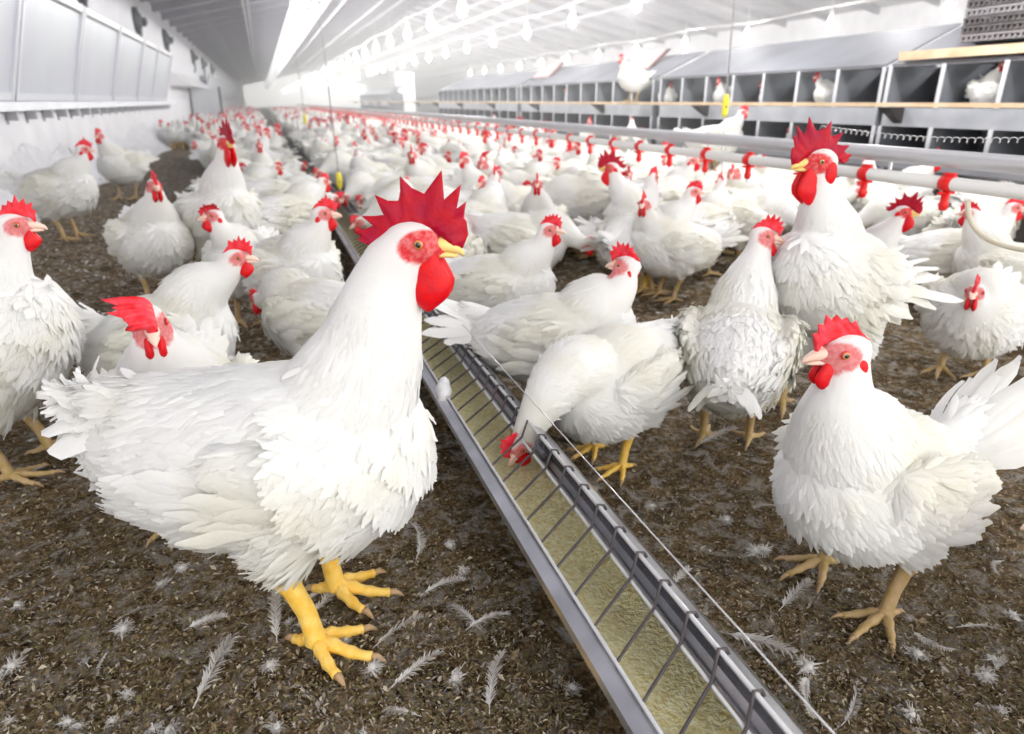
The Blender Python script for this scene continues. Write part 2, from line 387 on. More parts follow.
ROWS = [(2.86, 2.03, 10.5, 'nearest the air duct', 24), (4.92, 2.13, 9.18, 'in the middle of the ceiling', 22), (9.3, 2.25, 8.2, 'above the nest box roof', 12)]
for x, dy, ystart, where, n in ROWS:
    for k in range(-4, n):
        bulb(x, ystart + k * dy * (1 if k < 12 else 1 + .06 * (k - 12)), HB, 'bare glowing bulb hanging from the lamp cable ' + where, 'bulbs ' + where)
    g = Geo(); tube(g, [(x, y, HB + .26 + .03 * math.sin(y * 1.4)) for y in np.arange(-2, 93, .8)], .014, 6)
    tag(g.build('lamp_cable', M_PVC), 'white lamp cable carrying the row of bulbs ' + where, 'cable')
g = Geo(); tube(g, [(3.9, y, 2.12) for y in np.arange(-2, 44, 2)], .028, 10); tag(g.build('feed_pipe', M_YEL if 0 else mat('pale_yellow_pipe', (.80, .76, .50), .4)), 'pale yellow pipe running along under the ceiling', 'pipe')
g = Geo(); tube(g, [(2.2, y, 2.35) for y in np.arange(-2, 44, 2)], .022, 10); tag(g.build('ceiling_conduit', M_PVC), 'thin white conduit running beside the air duct under the ceiling', 'pipe')
g = Geo(); tube(g, [(-.10, y, 2.62) for y in np.arange(-2, 44, 2)], .018, 8); tag(g.build('ceiling_rail', M_PVC), 'thin white rail under the ceiling left of the air duct', 'pipe')

# ------------------------------------------------------------------ feeder troughs
def trough(xo, y0, y1, wires, label, zo=0):
    r = empty('feed_trough', (xo, y0, zo)); Ln = y1 - y0
    prof = [(-.118, .122), (-.104, .122), (-.110, .118), (-.114, .108), (-.088, .036), (-.020, .030), (-.004, .055), (-.010, .060), (-.026, .036), (-.084, .042), (-.108, .112)]
    def ext(g, pr, closed=True, m=0):
        n = len(pr); v = [(x, 0, z) for x, z in pr] + [(x, Ln, z) for x, z in pr]; f = [(i, (i + 1) % n, n + (i + 1) % n, n + i) for i in range(n if closed else n - 1)]
        g.add(v, f, m)
    g = Geo()
    ext(g, [(-.137, .112), (-.134, .119), (-.113, .124), (-.109, .122), (-.086, .034), (-.016, .028), (.002, .050), (.015, .090), (.017, .122), (.008, .146), (-.006, .160), (-.018, .167), (-.017, .170), (-.004, .164), (.011, .149), (.020, .124), (.018, .088), (.006, .046), (-.014, .022), (-.090, .028), (-.114, .118), (-.130, .114), (-.131, .108)])
    g.build('channel', M_GALV, r, False)
    g = Geo(); ext(g, [(-.016, .116), (-.010, .103), (.001, .098), (.010, .104), (.0145, .118), (.0130, .119), (.009, .107), (.001, .101), (-.009, .105), (-.014, .117)]); g.build('gutter_plate', M_GALV, r, False)
    g = Geo(); k = 400 if wires else 60; yy = np.linspace(0, Ln, k) ** 1.0; xx = np.linspace(-.103, .012, 9)
    if wires: yy = np.r_[np.linspace(0, 3, 300), np.linspace(3.05, Ln, 100)]
    V = []; rr = np.random.default_rng(3)
    for y in yy:
        for x in xx: V.append((x, y, .070 + .010 * math.sin(y * 9 + x * 20) * math.sin(y * 3.3) + rr.normal(0, .0016) + .012 * ((x + .045) / .06) ** 2))
    F = [(j * 9 + i, j * 9 + i + 1, (j + 1) * 9 + i + 1, (j + 1) * 9 + i) for j in range(len(yy) - 1) for i in range(8)]
    g.add(V, F); fo = g.build('feed', M_FEED, r); tag(fo, kind='stuff')
    for nm, x, z, rad in (('lip_rail', -.113, .130, .0028), ('middle_rail', -.043, .150, .0028), ('top_rail', -.023, .173, .0032)):
        g = Geo(); tube(g, [(x, 0, z), (x, Ln / 2, z), (x, Ln, z)], rad, 8); g.build(nm, M_WIREL, r)
    SL = .060; step = .0588; c0 = None; gs = Geo(); n = int(min(Ln, 16) / step)
    for i in range(n):
        if c0 is None or i == 100:
            g = c0g = Geo()
            if i == 0: tube(g, [(-.108, 0, .100), (-.113, .002, .131), (-.10, .010, .136), (-.043, SL * .72, .155), (-.026, SL, .178), (-.016, SL, .175), (-.004, SL, .150)], .0021, 6)
        if i < 100:
            if i == 0: o = c0 = g.build('grille_wire', M_DARKM, r)
            else: o = c0.copy(); col.objects.link(o)
            o.location = (0, .02 + i * step, 0)
        else: tube(gs, [(-.113, .02 + i * step, .131), (-.043, .02 + i * step + SL * .72, .155), (-.026, .02 + i * step + SL, .178), (-.006, .02 + i * step + SL, .16)], .0021, 4)
    if gs.n: tag(gs.build('grille_wire_far', M_DARKM, r), kind='stuff')
    g = Geo()
    for i in range(int(min(Ln, 8) / step)): box(g, -.1165, -.1145, .02 + i * step - .002, .02 + i * step + .002, .108, .118)
    g.build('wire_slot', M_BLACK, r); tag(r.children[-1], kind='stuff')
    for y in np.arange(.3, Ln, 2.4):
        g = Geo(); box(g, -.09, -.07, y, y + .02, -.03, .03); box(g, -.02, .0, y, y + .02, -.03, .03); g.build('foot', M_GALV, r, False)
    tag(r, label, 'feed trough'); return r
trough(.418, .15, 38, True, 'long galvanised feed trough with wire grille running up the middle of the hall')
# second trough by the drinker line, with upright guard pins
def trough_pins(xo, y0, y1, label):
    r = empty('feed_trough', (xo, y0, 0)); Ln = y1 - y0
    g = Geo(); pr = [(-.09, .115), (-.085, .119), (-.062, .03), (.0, .026), (.02, .118), (.026, .115), (.004, .018), (-.066, .022)]; n = len(pr)
    g.add([(x, 0, z) for x, z in pr] + [(x, Ln, z) for x, z in pr], [(i, (i + 1) % n, n + (i + 1) % n, n + i) for i in range(n)]); g.build('channel', M_GALV, r, False)
    g = Geo(); V = [(x, y, .06) for y in (0, Ln) for x in (-.078, .008)]; g.add(V, [(0, 1, 3, 2)]); g.build('feed', M_FEED, r)
    for x, z in ((-.088, .122), (-.034, .185)):
        g = Geo(); tube(g, [(x, 0, z), (x, Ln, z)], .0028, 6); g.build('rail', M_WIREL if z < .15 else M_DARKM, r)
    c0 = None
    for i in range(min(100, int(Ln / .085))):
        if c0 is None: g = Geo(); tube(g, [(-.088, 0, .118), (-.034, 0, .185), (-.034, 0, .225)], .0024, 5); tube(g, [(.02, 0, .118), (-.034, 0, .185)], .0022, 5); o = c0 = g.build('guard_pin', M_DARKM, r)
        else: o = c0.copy(); col.objects.link(o)
        o.location = (0, i * .085 + .02, 0)
    tag(r, label, 'feed trough')
trough_pins(2.36, .5, 30, 'second feed trough with upright guard pins at the right edge behind the hens')
g = Geo(); tube(g, [(.385, .3, .235), (.385, 1.02, .235), (.385, 9, .235)], .0010, 6); tag(g.build('anti_perch_wire', M_WIREL), 'thin steel wire stretched above the middle feed trough', 'wire')
g = Geo(); ellip(g, (.305, 1.345, .13), (.017, .030, .020), 14, 10); ellip(g, (.312, 1.365, .138), (.012, .02, .016), 12, 8); ellip(g, (.300, 1.325, .122), (.013, .016, .018), 12, 8); tag(g.build('down_clump', M_GLUE), 'white clump of down stuck on the trough rim by the pecking hen', 'down')
# winch cords with yellow weight
def winch(X, Y, ztag, label, col_=M_YEL):
    r = empty('suspension_cord', (X, Y, .18)); g = Geo(); tube(g, [(0, 0, 0), (-.03, .01, ztag - .18 - .045)], .0035, 6); tube(g, [(-.03, .01, ztag - .14), (-.10, .03, roofz(X) - .25)], .0035, 6); g.build('cord', M_WIREL, r)
    g = Geo(); loft(g, [(-.03, .01, ztag - .225, .010, .007), (-.03, .01, ztag - .21, .015, .008), (-.03, .01, ztag - .155, .016, .008), (-.03, .01, ztag - .135, .010, .007)], 14, side=(1, 0, 0)); g.build('adjuster', col_, r)
    g = Geo(); box(g, -.033, -.027, -.0, .003, ztag - .19, ztag - .178); g.build('slot', M_BLACK, r, False)
    tag(r, label, 'cord')
winch(.40, 4.07, .30, 'steel cord with yellow plastic adjuster hanging to the middle feed trough'); winch(.41, 7.1, .56, 'distant cord with pale yellow adjuster over the middle feed trough')
winch(1.98, 2.75, .70, 'cord with narrow yellow adjuster in front of the nest boxes')
o = tag(None, None) if 0 else None
g = Geo(); ellip(g, (0, 0, 0), (.021, .021, .028), 20, 14, f_mod=lambda v: v * np.c_[1 - .12 * v[:, 2], 1 - .12 * v[:, 2], np.ones(len(v))]); o = g.build('egg', M_EGG); o.location = (.552, 1.89, .018); o.rotation_euler = (1.3, .2, .8)
tag(o, 'pale brown egg lying on the litter right of the middle trough', 'egg')

# ------------------------------------------------------------------ drinker line
XP = 1.6
g = Geo(); tube(g, [(XP + .01, y, .585) for y in (.2, 6, 14, 36)], .021, 16); 
tag(g.build('support_pipe', mat('grey_pipe', (.52, .52, .54), .35, .3)), 'grey upper support pipe of the drinker line', 'pipe')
g = Geo(); tube(g, [(XP, y, .528) for y in (.2, 6, 14, 36)], .0165, 16)
for y in (.95, 3.9, 7): tube(g, [(XP, y, .528), (XP, y + .06, .528)], .0205, 16)
tag(g.build('water_pipe', M_PVC), 'white water pipe of the drinker line carrying red nipples', 'pipe')
n0 = None; y0 = .8159 * XP
for i in range(-2, 100):
    y = y0 + i * .262
    if y > 26: break
    if n0 is None:
        r = n0 = empty('nipple_drinker'); g = Geo()
        loft(g, [(0, -.014, 0, .0205, .0205), (0, .014, 0, .0205, .0205)], 16, side=(1, 0, 0)); box(g, -.008, .008, -.013, .013, .016, .026); box(g, -.024, .024, -.005, .005, -.026, -.020); g.build('saddle_clip', M_RED, r)
        g = Geo(); loft(g, [(0, 0, -.018, .010, .010), (0, 0, -.045, .010, .010), (0, 0, -.050, .013, .013), (0, 0, -.064, .009, .009)], 12, side=(1, 0, 0)); g.build('nipple', M_RED, r)
        g = Geo(); tube(g, [(0, 0, -.06), (0, 0, -.076)], .003, 8); g.build('pin', M_WIREL, r)
    else: r = copy_tree(n0)
    r.location = (XP, y, .528)
    j = round((y - y0) / .262)
    lab = {0: 'red nipple drinker clip nearest the right edge of the white pipe', 1: 'red nipple drinker clip just right of the tall red-combed rooster', 3: 'red nipple drinker clip first to the left of the tall rooster'}.get(j, 'red nipple drinker clip in the row under the white water pipe')
    tag(r, lab, 'drinker', 'red nipple drinkers on the water pipe')
for i, y in enumerate((1.02, 1.5, 2.36, 3.2, 4.2, 5.6, 7.4)):
    g = Geo(); box(g, XP + .012, XP + .018, y, y + .008, .53, .60); tag(g.build('pipe_hanger', M_WIREL, smooth=False), 'small steel hanger joining the two drinker line pipes', 'hanger', 'hangers on the drinker line')
g = Geo(); tube(g, cubic((XP - .01, 1.235, .495), (XP - .02, 1.20, .36), (XP + .0, 1.02, .40), (XP + .12, .80, .455), 20), .006, 8); tag(g.build('water_hose', mat('cream_hose', (.62, .57, .45), .5)), 'cream hose looping below the white pipe at the right edge', 'hose')
g = Geo()
pts = []
for i in range(420): a = i * .55; q = i / 419; pts.append((XP - .0 + .007 * math.cos(a), 1.02 + .75 * q, .648 - .018 * math.sin(q * 3) + .006 * math.sin(a)))
tube(g, pts, .0011, 4); tag(g.build('coiled_wire', M_WIREL), 'coiled steel wire strung above the grey pipe at the right', 'wire')

# ------------------------------------------------------------------ nest boxes
XN = 3.44
def nest_unit(y0, n, w_, label, grp=None, lid=False, roofcol=True):
    """a bay of n boxes on two tiers running away along +Y"""
    r = empty('nest_box_unit', (XN, y0, 0)); Lw = n * w_
    g = Geo()
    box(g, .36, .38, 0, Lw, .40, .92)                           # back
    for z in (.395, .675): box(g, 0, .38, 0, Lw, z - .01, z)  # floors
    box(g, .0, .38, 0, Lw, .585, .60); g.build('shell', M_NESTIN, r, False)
    g = Geo()
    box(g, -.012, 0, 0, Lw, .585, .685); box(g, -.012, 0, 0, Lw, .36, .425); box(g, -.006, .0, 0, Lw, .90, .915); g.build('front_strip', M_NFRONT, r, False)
    g = Geo(); v = [(-.01, 0, .905), (-.01, Lw, .905), (.50, Lw, 1.135), (.50, 0, 1.135)]; v += [(a, b, c + .012) for a, b, c in v]
    g.add(v, [(0, 1, 2, 3), (7, 6, 5, 4), (0, 4, 5, 1), (1, 5, 6, 2), (2, 6, 7, 3), (3, 7, 4, 0)]); g.build('roof', M_NROOF, r, False)
    g = Geo(); box(g, .35, .39, 0, Lw, -.03, .40); 
    for y in (0.02, Lw - .05): box(g, .02, .06, y, y + .03, -.03, .40)
    g.build('stand', M_GALV, r, False)
    d0 = None
    for i in range(n + 1):
        if d0 is None: g = Geo(); box(g, -.010, .37, -.004, .004, .40, .905, 1); box(g, -.018, -.0125, -.012, .012, .60 + .085, .905); box(g, -.018, -.0125, -.012, .012, .425, .585); o = d0 = g.build('divider', [M_SHEET, M_NESTIN], r, False)
        else: o = d0.copy(); col.objects.link(o)
        o.location = (0, i * w_, 0)
    tag(r, label, 'nest boxes', grp); return r
nest_unit(.90, 7, .345, 'nearest bay of grey metal nest boxes at the right edge')
nest_unit(3.36, 7, .355, 'second bay of grey nest boxes, right of the lifted pink lid')
nest_unit(5.98, 9, .40, 'third bay of grey nest boxes, below the white hen on the perch')
nest_unit(9.75, 12, .40, 'fourth bay of grey nest boxes right of the white pillar')
nest_unit(20.5, 14, .45, 'far bay of grey nest boxes left of the white pillar')
g = Geo(); box(g, XN - .16, XN - .105, .5, 30, .690, .712); 
tag(g.build('perch_rail', M_WOOD, smooth=False), 'long pale wooden perch rail in front of the upper nest boxes', 'perch')
for i, y in enumerate(np.arange(1.3, 28, 1.9)):
    g = Geo(); v = [(XN - .15, -.03, .688), (XN - .01, -.03, .688), (XN - .01, -.03, .60), (XN - .15, .03, .688), (XN - .01, .03, .688), (XN - .01, .03, .60)]
    g.add(v, [(0, 2, 1), (3, 4, 5), (0, 1, 4, 3), (1, 2, 5, 4), (2, 0, 3, 5)]); o = g.build('perch_bracket', M_DARKM, smooth=False); o.location.y = y; tag(o, 'dark triangular bracket under the wooden perch rail', 'bracket', 'brackets under the perch rail')
g = Geo(); box(g, XN - .03, XN + .02, .5, 3.26, .932, .975); tag(g.build('roof_plank', M_WOOD, smooth=False), 'wooden plank along the top edge of the nearest nest boxes', 'plank')
g = Geo(); box(g, XN - .035, XN - .02, 2.70, 2.73, .40, .60); tag(g.build('ladder_slat', M_WOOD, smooth=False), 'short upright wooden slat before the lower nearest nest boxes', 'slat') if 0 else None
for i, y in enumerate((6.45, 9.1)):
    r = empty('raised_roof_hatch', (XN + .20, y, .99)); M = Matrix.Rotation(R(-42), 4, 'Y')
    g = Geo(); box(g, 0, .30, 0, .62, 0, .012, M=M); g.build('cover', M_DARKM, r, False); g = Geo(); box(g, .02, .28, .05, .57, -.02, -.001, M=M); box(g, .02, .28, .05, .57, .013, .03, M=M); g.build('lining', M_PINK, r, False)
    tag(r, ['lifted pink lined lid on the nest roof behind the perched hen', 'smaller lifted pink lined lid further down the nest roof'][i], 'lid')
for i, (y, z) in enumerate(((2.82, 1.005), (2.36, 1.005))):
    for k in range(6):
        r = empty('plastic_crate', (XN + .22, y - .05, z + k * .040)); g = Geo(); box(g, -.15, .15, -.21, .21, .0, .012)
        for q in range(15): box(g, -.155, -.15, -.21 + q * .029, -.196 + q * .029, 0, .034)
        box(g, -.158, -.148, -.21, .21, .024, .036); box(g, -.15, .15, -.212, -.205, 0, .036); box(g, -.15, .15, .205, .212, 0, .036); box(g, .148, .158, -.21, .21, 0, .036); g.build('tray', M_CRATE if (i + k) % 3 else M_CRATEL, r, False)
        tag(r, 'grey plastic egg tray in the stack on the nest roof at the top right', 'crate', 'stacked grey trays on the nest roof')
# white pillar and far nest clutter
g = Geo(); box(g, 4.1, 4.62, 22.8, 23.2, -.05, 1.55) ; tag(g.build('white_pillar', M_GLUE, smooth=False), 'white square pillar between the far nest boxes', 'pillar')

# ------------------------------------------------------------------ the chickens
HEN_TOP = [(.40, .6), (.25, .95), (.13, .7), (.0, 1.0), (-.12, .72)]
def comb_geo(g, style, s, rnd, m=0):
    """serrated blade; style 'rooster' | 'hen' | 'flop_l' | 'flop_r' | 'small' | 'hero'"""
    if style == 'hero':
        top = [(60, -3), (66, 12), (65, 27), (61, 31), (65, 50), (54, 42), (60, 69), (40, 52), (38, 84), (17, 58), (2, 64), (-10, 77), (-11, 60), (-13, 50), (-25, 50), (-40, 56), (-31, 34), (-42, 32), (-58, 32), (-46, 21), (-54, 17), (-68, 15), (-60, 8), (-64, 5), (-56, 0)]
        bot = [(50, -3), (44, 4), (34, 12), (20, 20), (5, 23), (-12, 22), (-26, 14), (-36, 6), (-50, -2)]
        sc_ = .001; s = s / 1.25; thick = .010
    else:
        nt = {'rooster': 7, 'hen': 7, 'flop_l': 7, 'flop_r': 7, 'small': 5}[style]
        h = {'rooster': .064, 'hen': .026, 'flop_l': .034, 'flop_r': .034, 'small': .017}[style]
        back = {'rooster': -.075, 'hen': -.034, 'flop_l': -.026, 'flop_r': -.026, 'small': -.022}[style]
        top = []; 
        for i in range(nt * 2 + 1):
            u = i / (nt * 2); ang = R(8 + 158 * u) if style == 'rooster' else R(25 + 120 * u)
            env = math.sin(math.pi * (.12 + .80 * u)) ** .6
            hh = h * env * ((1.0 + .2 * rnd.uniform(-1, 1)) if i % 2 else .66)
            cx = .030 + (back - .030) * u * .55; cz = .014 + .008 * math.sin(math.pi * u)
            top.append((cx + math.cos(ang) * hh * .95, cz + math.sin(ang) * hh))
        bot = [(.036, .002), (.030, .012), (.012, .019), (-.008, .019), (back * .8, .012)]
        sc_ = 1; thick = {'rooster': .010, 'hen': .007, 'flop_l': .012, 'flop_r': .012, 'small': .006}[style]
    def resamp(a, n):
        a = np.array(a, float) * sc_; d = np.r_[0, np.cumsum(np.linalg.norm(np.diff(a, axis=0), axis=1))]; d /= d[-1]
        t = np.linspace(0, 1, n); return np.c_[np.interp(t, d, a[:, 0]), np.interp(t, d, a[:, 1])]
    # keep the tooth tips as exact columns
    ta = np.array(top, float) * sc_; cols = []
    for i in range(len(ta) - 1):
        for q in (0, .33, .67): cols.append(ta[i] * (1 - q) + ta[i + 1] * q)
    cols.append(ta[-1]); ta = np.array(cols); n = len(ta)
    ba = resamp(bot, n)
    rows = 7; V = []; 
    for sd in (-1, 1):
        for r in range(rows):
            v = r / (rows - 1); p = ba * (1 - v) + ta * v
            th = thick * .5 * (1 - v ** 1.6) * np.interp(np.arange(n), [0, 2, n - 3, n - 1], [.1, 1, 1, .1]) + .0006
            y = sd * th
            wob = np.sin(np.arange(n) * .9 + r) * .0012 * v
            x = p[:, 0]; z = p[:, 1]
            if style in ('flop_l', 'flop_r'):
                d = 1 if style == 'flop_l' else -1
                bend = v * v; hz = z - ba[:, 1]
                yy = d * hz * bend * 1.2; z = ba[:, 1] + hz * (1 - .42 * bend); V += list(np.c_[x, y + wob + yy, z] * s)
            else: V += list(np.c_[x, y + wob + v * .002 * np.sin(np.arange(n) * .25), z] * s)
    F = []
    for sd in (0, 1):
        o = sd * rows * n
        for r in range(rows - 1):
            for j in range(n - 1):
                q = (o + r * n + j, o + r * n + j + 1, o + (r + 1) * n + j + 1, o + (r + 1) * n + j)
                F.append(q if sd == 0 else q[::-1])
    o = rows * n
    for r, fl in ((0, 0), (rows - 1, 1)):
        for j in range(n - 1): 
            q = (r * n + j, o + r * n + j, o + r * n + j + 1, r * n + j + 1); F.append(q[::-1] if fl else q)
    for j in (0, n - 1):
        for r in range(rows - 1): F.append((r * n + j, (r + 1) * n + j, o + (r + 1) * n + j, o + r * n + j))
    g.add(V, F, m)

def wattle_geo(g, s, big, m=0):
    for sd in (-1, 1):
        def mod(v):
            v = v.copy(); z = v[:, 2]; w = np.interp(z, [-1, -.5, 0, .6, 1], [.5, 1.05, 1.0, .62, .35]) / np.maximum(np.sqrt(np.clip(1 - z * z, .0, 1)), .25) * np.sqrt(np.clip(1 - z * z, 0, 1))
            v[:, 0] *= w; v[:, 0] += -.15 * (1 - z); v[:, 1] *= (1 + .25 * (z < 0)); return v
        if big: ellip(g, (.020 * s, sd * .008 * s, -.033 * s), (.021 * s, .0062 * s, .030 * s), 18, 14, m, f_mod=mod)
        else: ellip(g, (.024 * s, sd * .0075 * s, -.026 * s), (.0150 * s, .0056 * s, .0190 * s), 14, 10, m, f_mod=mod)
def beak_geo(g, s, m=0, opened=0):
    up = [(.022, 0, .001, .0095, .0080), (.030, 0, .000, .0080, .0070), (.038, 0, -.002, .0056, .0050), (.045, 0, -.005, .003, .0034), (.0485, 0, -.009, .0008, .0012)]
    lo = [(.020, 0, -.008, .0085, .005), (.030, 0, -.0085, .0066, .0036), (.038, 0, -.0092 - opened, .004, .0024), (.043, 0, -.010 - opened, .0012, .0012)]
    loft(g, [tuple(c * s for c in q) for q in up], 14, m); loft(g, [tuple(c * s for c in q) for q in lo], 12, m)
def eye_geo(g, s, sd):
    c = np.array((.0105, sd * .0178, .0035)) * s; r = .0052 * s
    v = []; nu = 20; rings = [0, .2, .38, .52, .74, .95, 1.25, 1.57]
    for th in rings:
        for j in range(nu):
            ph = 2 * math.pi * j / nu; v.append((math.sin(th) * math.cos(ph), sd * math.cos(th) * .75, math.sin(th) * math.sin(ph)))
    v = np.array(v) * r + c; F = []; M = []
    for i in range(len(rings) - 1):
        for j in range(nu):
            q = (i * nu + j, i * nu + (j + 1) % nu, (i + 1) * nu + (j + 1) % nu, (i + 1) * nu + j)
            F.append(q if sd > 0 else q[::-1]); M.append(1 if i < 3 else (0 if i < 5 else 2))
    k = g.n; g.add(v, F, 0); g.m[-len(F):] = M

def leg_geo(g, hock, foot, yaw, s, thick=1.0, spread=38, m=0, mc=1, lifted=False):
    """shank from the hock to the foot, four jointed toes with claws"""
    r = .0092 * s * thick
    h = np.array(hock, float); f = np.array(foot, float) + (0, 0, .016 * s)
    mid = (h + f) / 2 + np.array((.004, 0, 0)) * s
    tube(g, [h + (h - f) * .15, h, h * .7 + mid * .3, mid, f * .8 + mid * .2, f, f - (0, 0, .005 * s)], [r * 1.35, r * 1.35, r * 1.02, r * .95, r * .98, r * 1.25, r * 1.0], 12, m)
    for a, L in ((-spread, .052), (0, .064), (spread, .050), (172, .028)):
        a = R(a) + yaw; d = np.array((math.cos(a), math.sin(a), 0)); L *= s
        if lifted: zz = [-.002, -.012, -.024, -.036]; rad = [0, .3, .55, .8]
        else: zz = [.001, -.002, -.0065, -.0085]; rad = [0, .33, .66, 1.0]
        pts = []; rr = []
        for q in range(10):
            t = q / 9; z = np.interp(t, [0, .33, .66, 1], zz) * s
            knuckle = 1 + .16 * math.cos(t * 3 * 2 * math.pi)
            side = np.array((-d[1], d[0], 0)) * math.sin(t * 2.4) * L * .06 * (1 if a > yaw else -1)
            pts.append(f + d * L * np.interp(t, [0, .33, .66, 1], rad) + side + (0, 0, z)); rr.append(r * (.82 - .36 * t) * knuckle)
        tube(g, pts, rr, 9, m)
        e = pts[-1]; dd = pts[-1] - pts[-3]; dd /= np.linalg.norm(dd)
        tube(g, [e, e + dd * .007 * s + (0, 0, .0018 * s), e + dd * .013 * s - (0, 0, .001 * s), e + dd * .017 * s - (0, 0, .004 * s)], [r * .42, r * .36, r * .22, r * .04], 6, mc)

def make_spec(**k):
    d = dict(s=1.0, cz=.215, pitch=6, head=(.155, 0, .42), arr=80, hyaw=0, hpitch=0, hroll=0, hs=1.0, comb='hen', big=False,
             tail=(35, .13, 9, 30), feet=((.01, -.05, 5), (-.015, .05, -5)), legs='pale', beak='pink', voxel=.006, nf=1500, fluff=1.0,
             rows=4, neckr=1.0, fat=1.0, sit=False, wing=True, seed=1, torso=None, neck=None, ln=1.0, tailfan=None, lift=.20, hock=None, facewhite=0, lookup=None)
    d.update(k); return d

def chicken(name, S):
    """builds one bird at the origin, facing +X, feet on z=0; returns the parent empty and its head position"""
    global rng
    rng = np.random.default_rng(S['seed']); rnd = random.Random(S['seed']); s = S['s']; fat = S['fat']
    cp, sp = math.cos(R(S['pitch'])), math.sin(R(S['pitch'])); cz = S['cz']
    def T(u, w, y=0): return (u * cp - w * sp, y, cz + u * sp + w * cp)
    g = Geo(); chain = []
    if S['torso'] is None:
        can = [(-.205, .050, .022, .028), (-.175, .032, .055, .060), (-.13, .010, .085, .090), (-.07, -.004, .104, .108), (-.01, -.010, .112, .114), (.05, -.006, .110, .108), (.10, .008, .090, .090), (.14, .024, .058, .058), (.16, .03, .03, .03)]
        to = [(*T(u * S['ln'], w_), a * fat, b * fat) for u, w_, a, b in can]
    else: to = S['torso']
    loft(g, to, 28)
    head = np.array(S['head'], float)
    if S['neck'] is None:
        P0 = np.array(T(.045, .015)); P1 = P0 + np.array(T(.075, .105)) - np.array(T(0, 0)); 
        a = R(S['arr']); ya = R(S['hyaw']) * .5
        P2 = head - np.array((math.cos(a) * math.cos(ya), math.cos(a) * math.sin(ya), math.sin(a))) * .075 * S['hs']
        pts = cubic(P0, P1, P2, head - np.array((.006, 0, .004)) * S['hs'], 12)
        rad = np.interp(np.linspace(0, 1, 12), [0, .25, .5, .75, .9, 1], [.088, .074, .055, .037, .030, .024]) * S['neckr']
        ne = [(*p, r_ * .94, r_) for p, r_ in zip(pts, rad)]
    else: ne = S['neck']
    loft(g, ne, 22)
    # head frame
    hs = S['hs']
    HM = Matrix.Translation(Vector(head)) @ Matrix.Rotation(R(S['hyaw']), 4, 'Z') @ Matrix.Rotation(R(S['hpitch']), 4, 'Y') @ Matrix.Rotation(R(S['hroll']), 4, 'X')
    ellip(g, (0, 0, 0), (.029 * hs, .0195 * hs, .0225 * hs), 20, 14, M=HM)
    ellip(g, (.017 * hs, 0, -.003 * hs), (.017 * hs, .0118 * hs, .0125 * hs), 16, 10, M=HM)
    # thighs
    legs = []; hockz = .075 * s if not S['sit'] else .02
    for i, (fx, fy, yw) in enumerate(S['feet']):
        sd = -1 if fy < 0 else 1
        hk = S['hock'][i] if S['hock'] else (fx - .022 * s, fy, hockz + .012)
        hip = T(-.02, -.03, sd * .055 * fat)
        if not S['sit']:
            loft(g, [(*hip, .062 * fat, .072 * fat), ((hip[0] + hk[0]) / 2 - .004, (hip[1] + hk[1]) / 2, (hip[2] * .45 + hk[2] * .55), .044 * fat, .052 * fat), (hk[0], hk[1], hk[2] + .022, .024, .028), (hk[0], hk[1], hk[2] + .002, .013, .014)], 16)
            legs.append((hk, (fx, fy, 0), R(yw)))
            chain.append((np.array(hip), np.array(hip) - np.array((hk[0], hk[1], hk[2])), .03, 2)); chain.append((np.array(hk), np.array((0, 0, 1.)), .02, 2))
    # tail base
    el, tl, tn, tw = S['tail']; tr = np.array(T(-.165 * S['ln'], .035)) if S['torso'] is None else np.array(S.get('tailroot', to[0][:3]))
    td = np.array((-math.cos(R(el)), 0, math.sin(R(el))))
    loft(g, [(*(tr - td * .05), .05 * fat, .055 * fat), (*(tr + td * .01), .040, .045), (*(tr + td * .05), .022, .030), (*(tr + td * .075), .008, .014)], 16)
    # wings as flattened bulges in the same skin
    wc = T(-.035, .012)
    for sd in (-1, 1):
        if S['wing']:
            pts = [(*T(.075, .02, sd * .088 * fat), .012, .030), (*T(.03, .022, sd * .106 * fat), .020, .052), (*T(-.04, .018, sd * .104 * fat), .020, .058), (*T(-.105 * S['ln'], .016, sd * .080 * fat), .016, .042), (*T(-.155 * S['ln'], .026, sd * .052 * fat), .010, .022)]
            loft(g, pts, 14)
    V, N, F = remesh(g, S['voxel'], 4 if S['voxel'] < .0045 else 3)
    keep = V[:, 2] > -1
    # skin mask in head space
    Hi = np.array(HM.inverted()); hv = V @ Hi[:3, :3].T + Hi[:3, 3]; hv /= hs
    d1 = ((hv[:, 0] - .012) / .021) ** 2 + ((hv[:, 2] - .000) / .0155) ** 2 + (np.abs(hv[:, 1]) > .035) * 9
    d2 = ((hv[:, 0] - .026) / .017) ** 2 + ((hv[:, 2] + .008) / .015) ** 2 + (np.abs(hv[:, 1]) > .035) * 9
    skin = np.clip((1.12 - np.minimum(d1, d2)) / .22, 0, 1) * (np.abs(hv[:, 1]) < .035)
    G0 = Geo(); G0.add(V, F, 0); G0n = len(V)
    # ---- feathers rooted all over the skin, lying along the body
    for q in to: chain.append((np.array(q[:3], float), None, max(q[3], q[4]), 0))
    ch = []; P_ = np.array([q[:3] for q in to]); Tt = np.gradient(P_, axis=0)
    for i in range(len(to)): ch.append((P_[i], Tt[i], .6 * max(to[i][3], .04), 0))
    P_ = np.array([q[:3] for q in ne]); Tn = np.gradient(P_, axis=0)
    for i in range(2, len(ne)): ch.append((P_[i], Tn[i], .6 * max(ne[i][3], .03), 1))
    ch += [c for c in chain if c[1] is not None]
    tri = np.array([(f[0], f[1], f[2]) for f in F]); a_ = V[tri[:, 0]]; b_ = V[tri[:, 1]]; c_ = V[tri[:, 2]]
    cen = (V[np.array([f[0] for f in F])] + V[np.array([f[2] for f in F])]) / 2
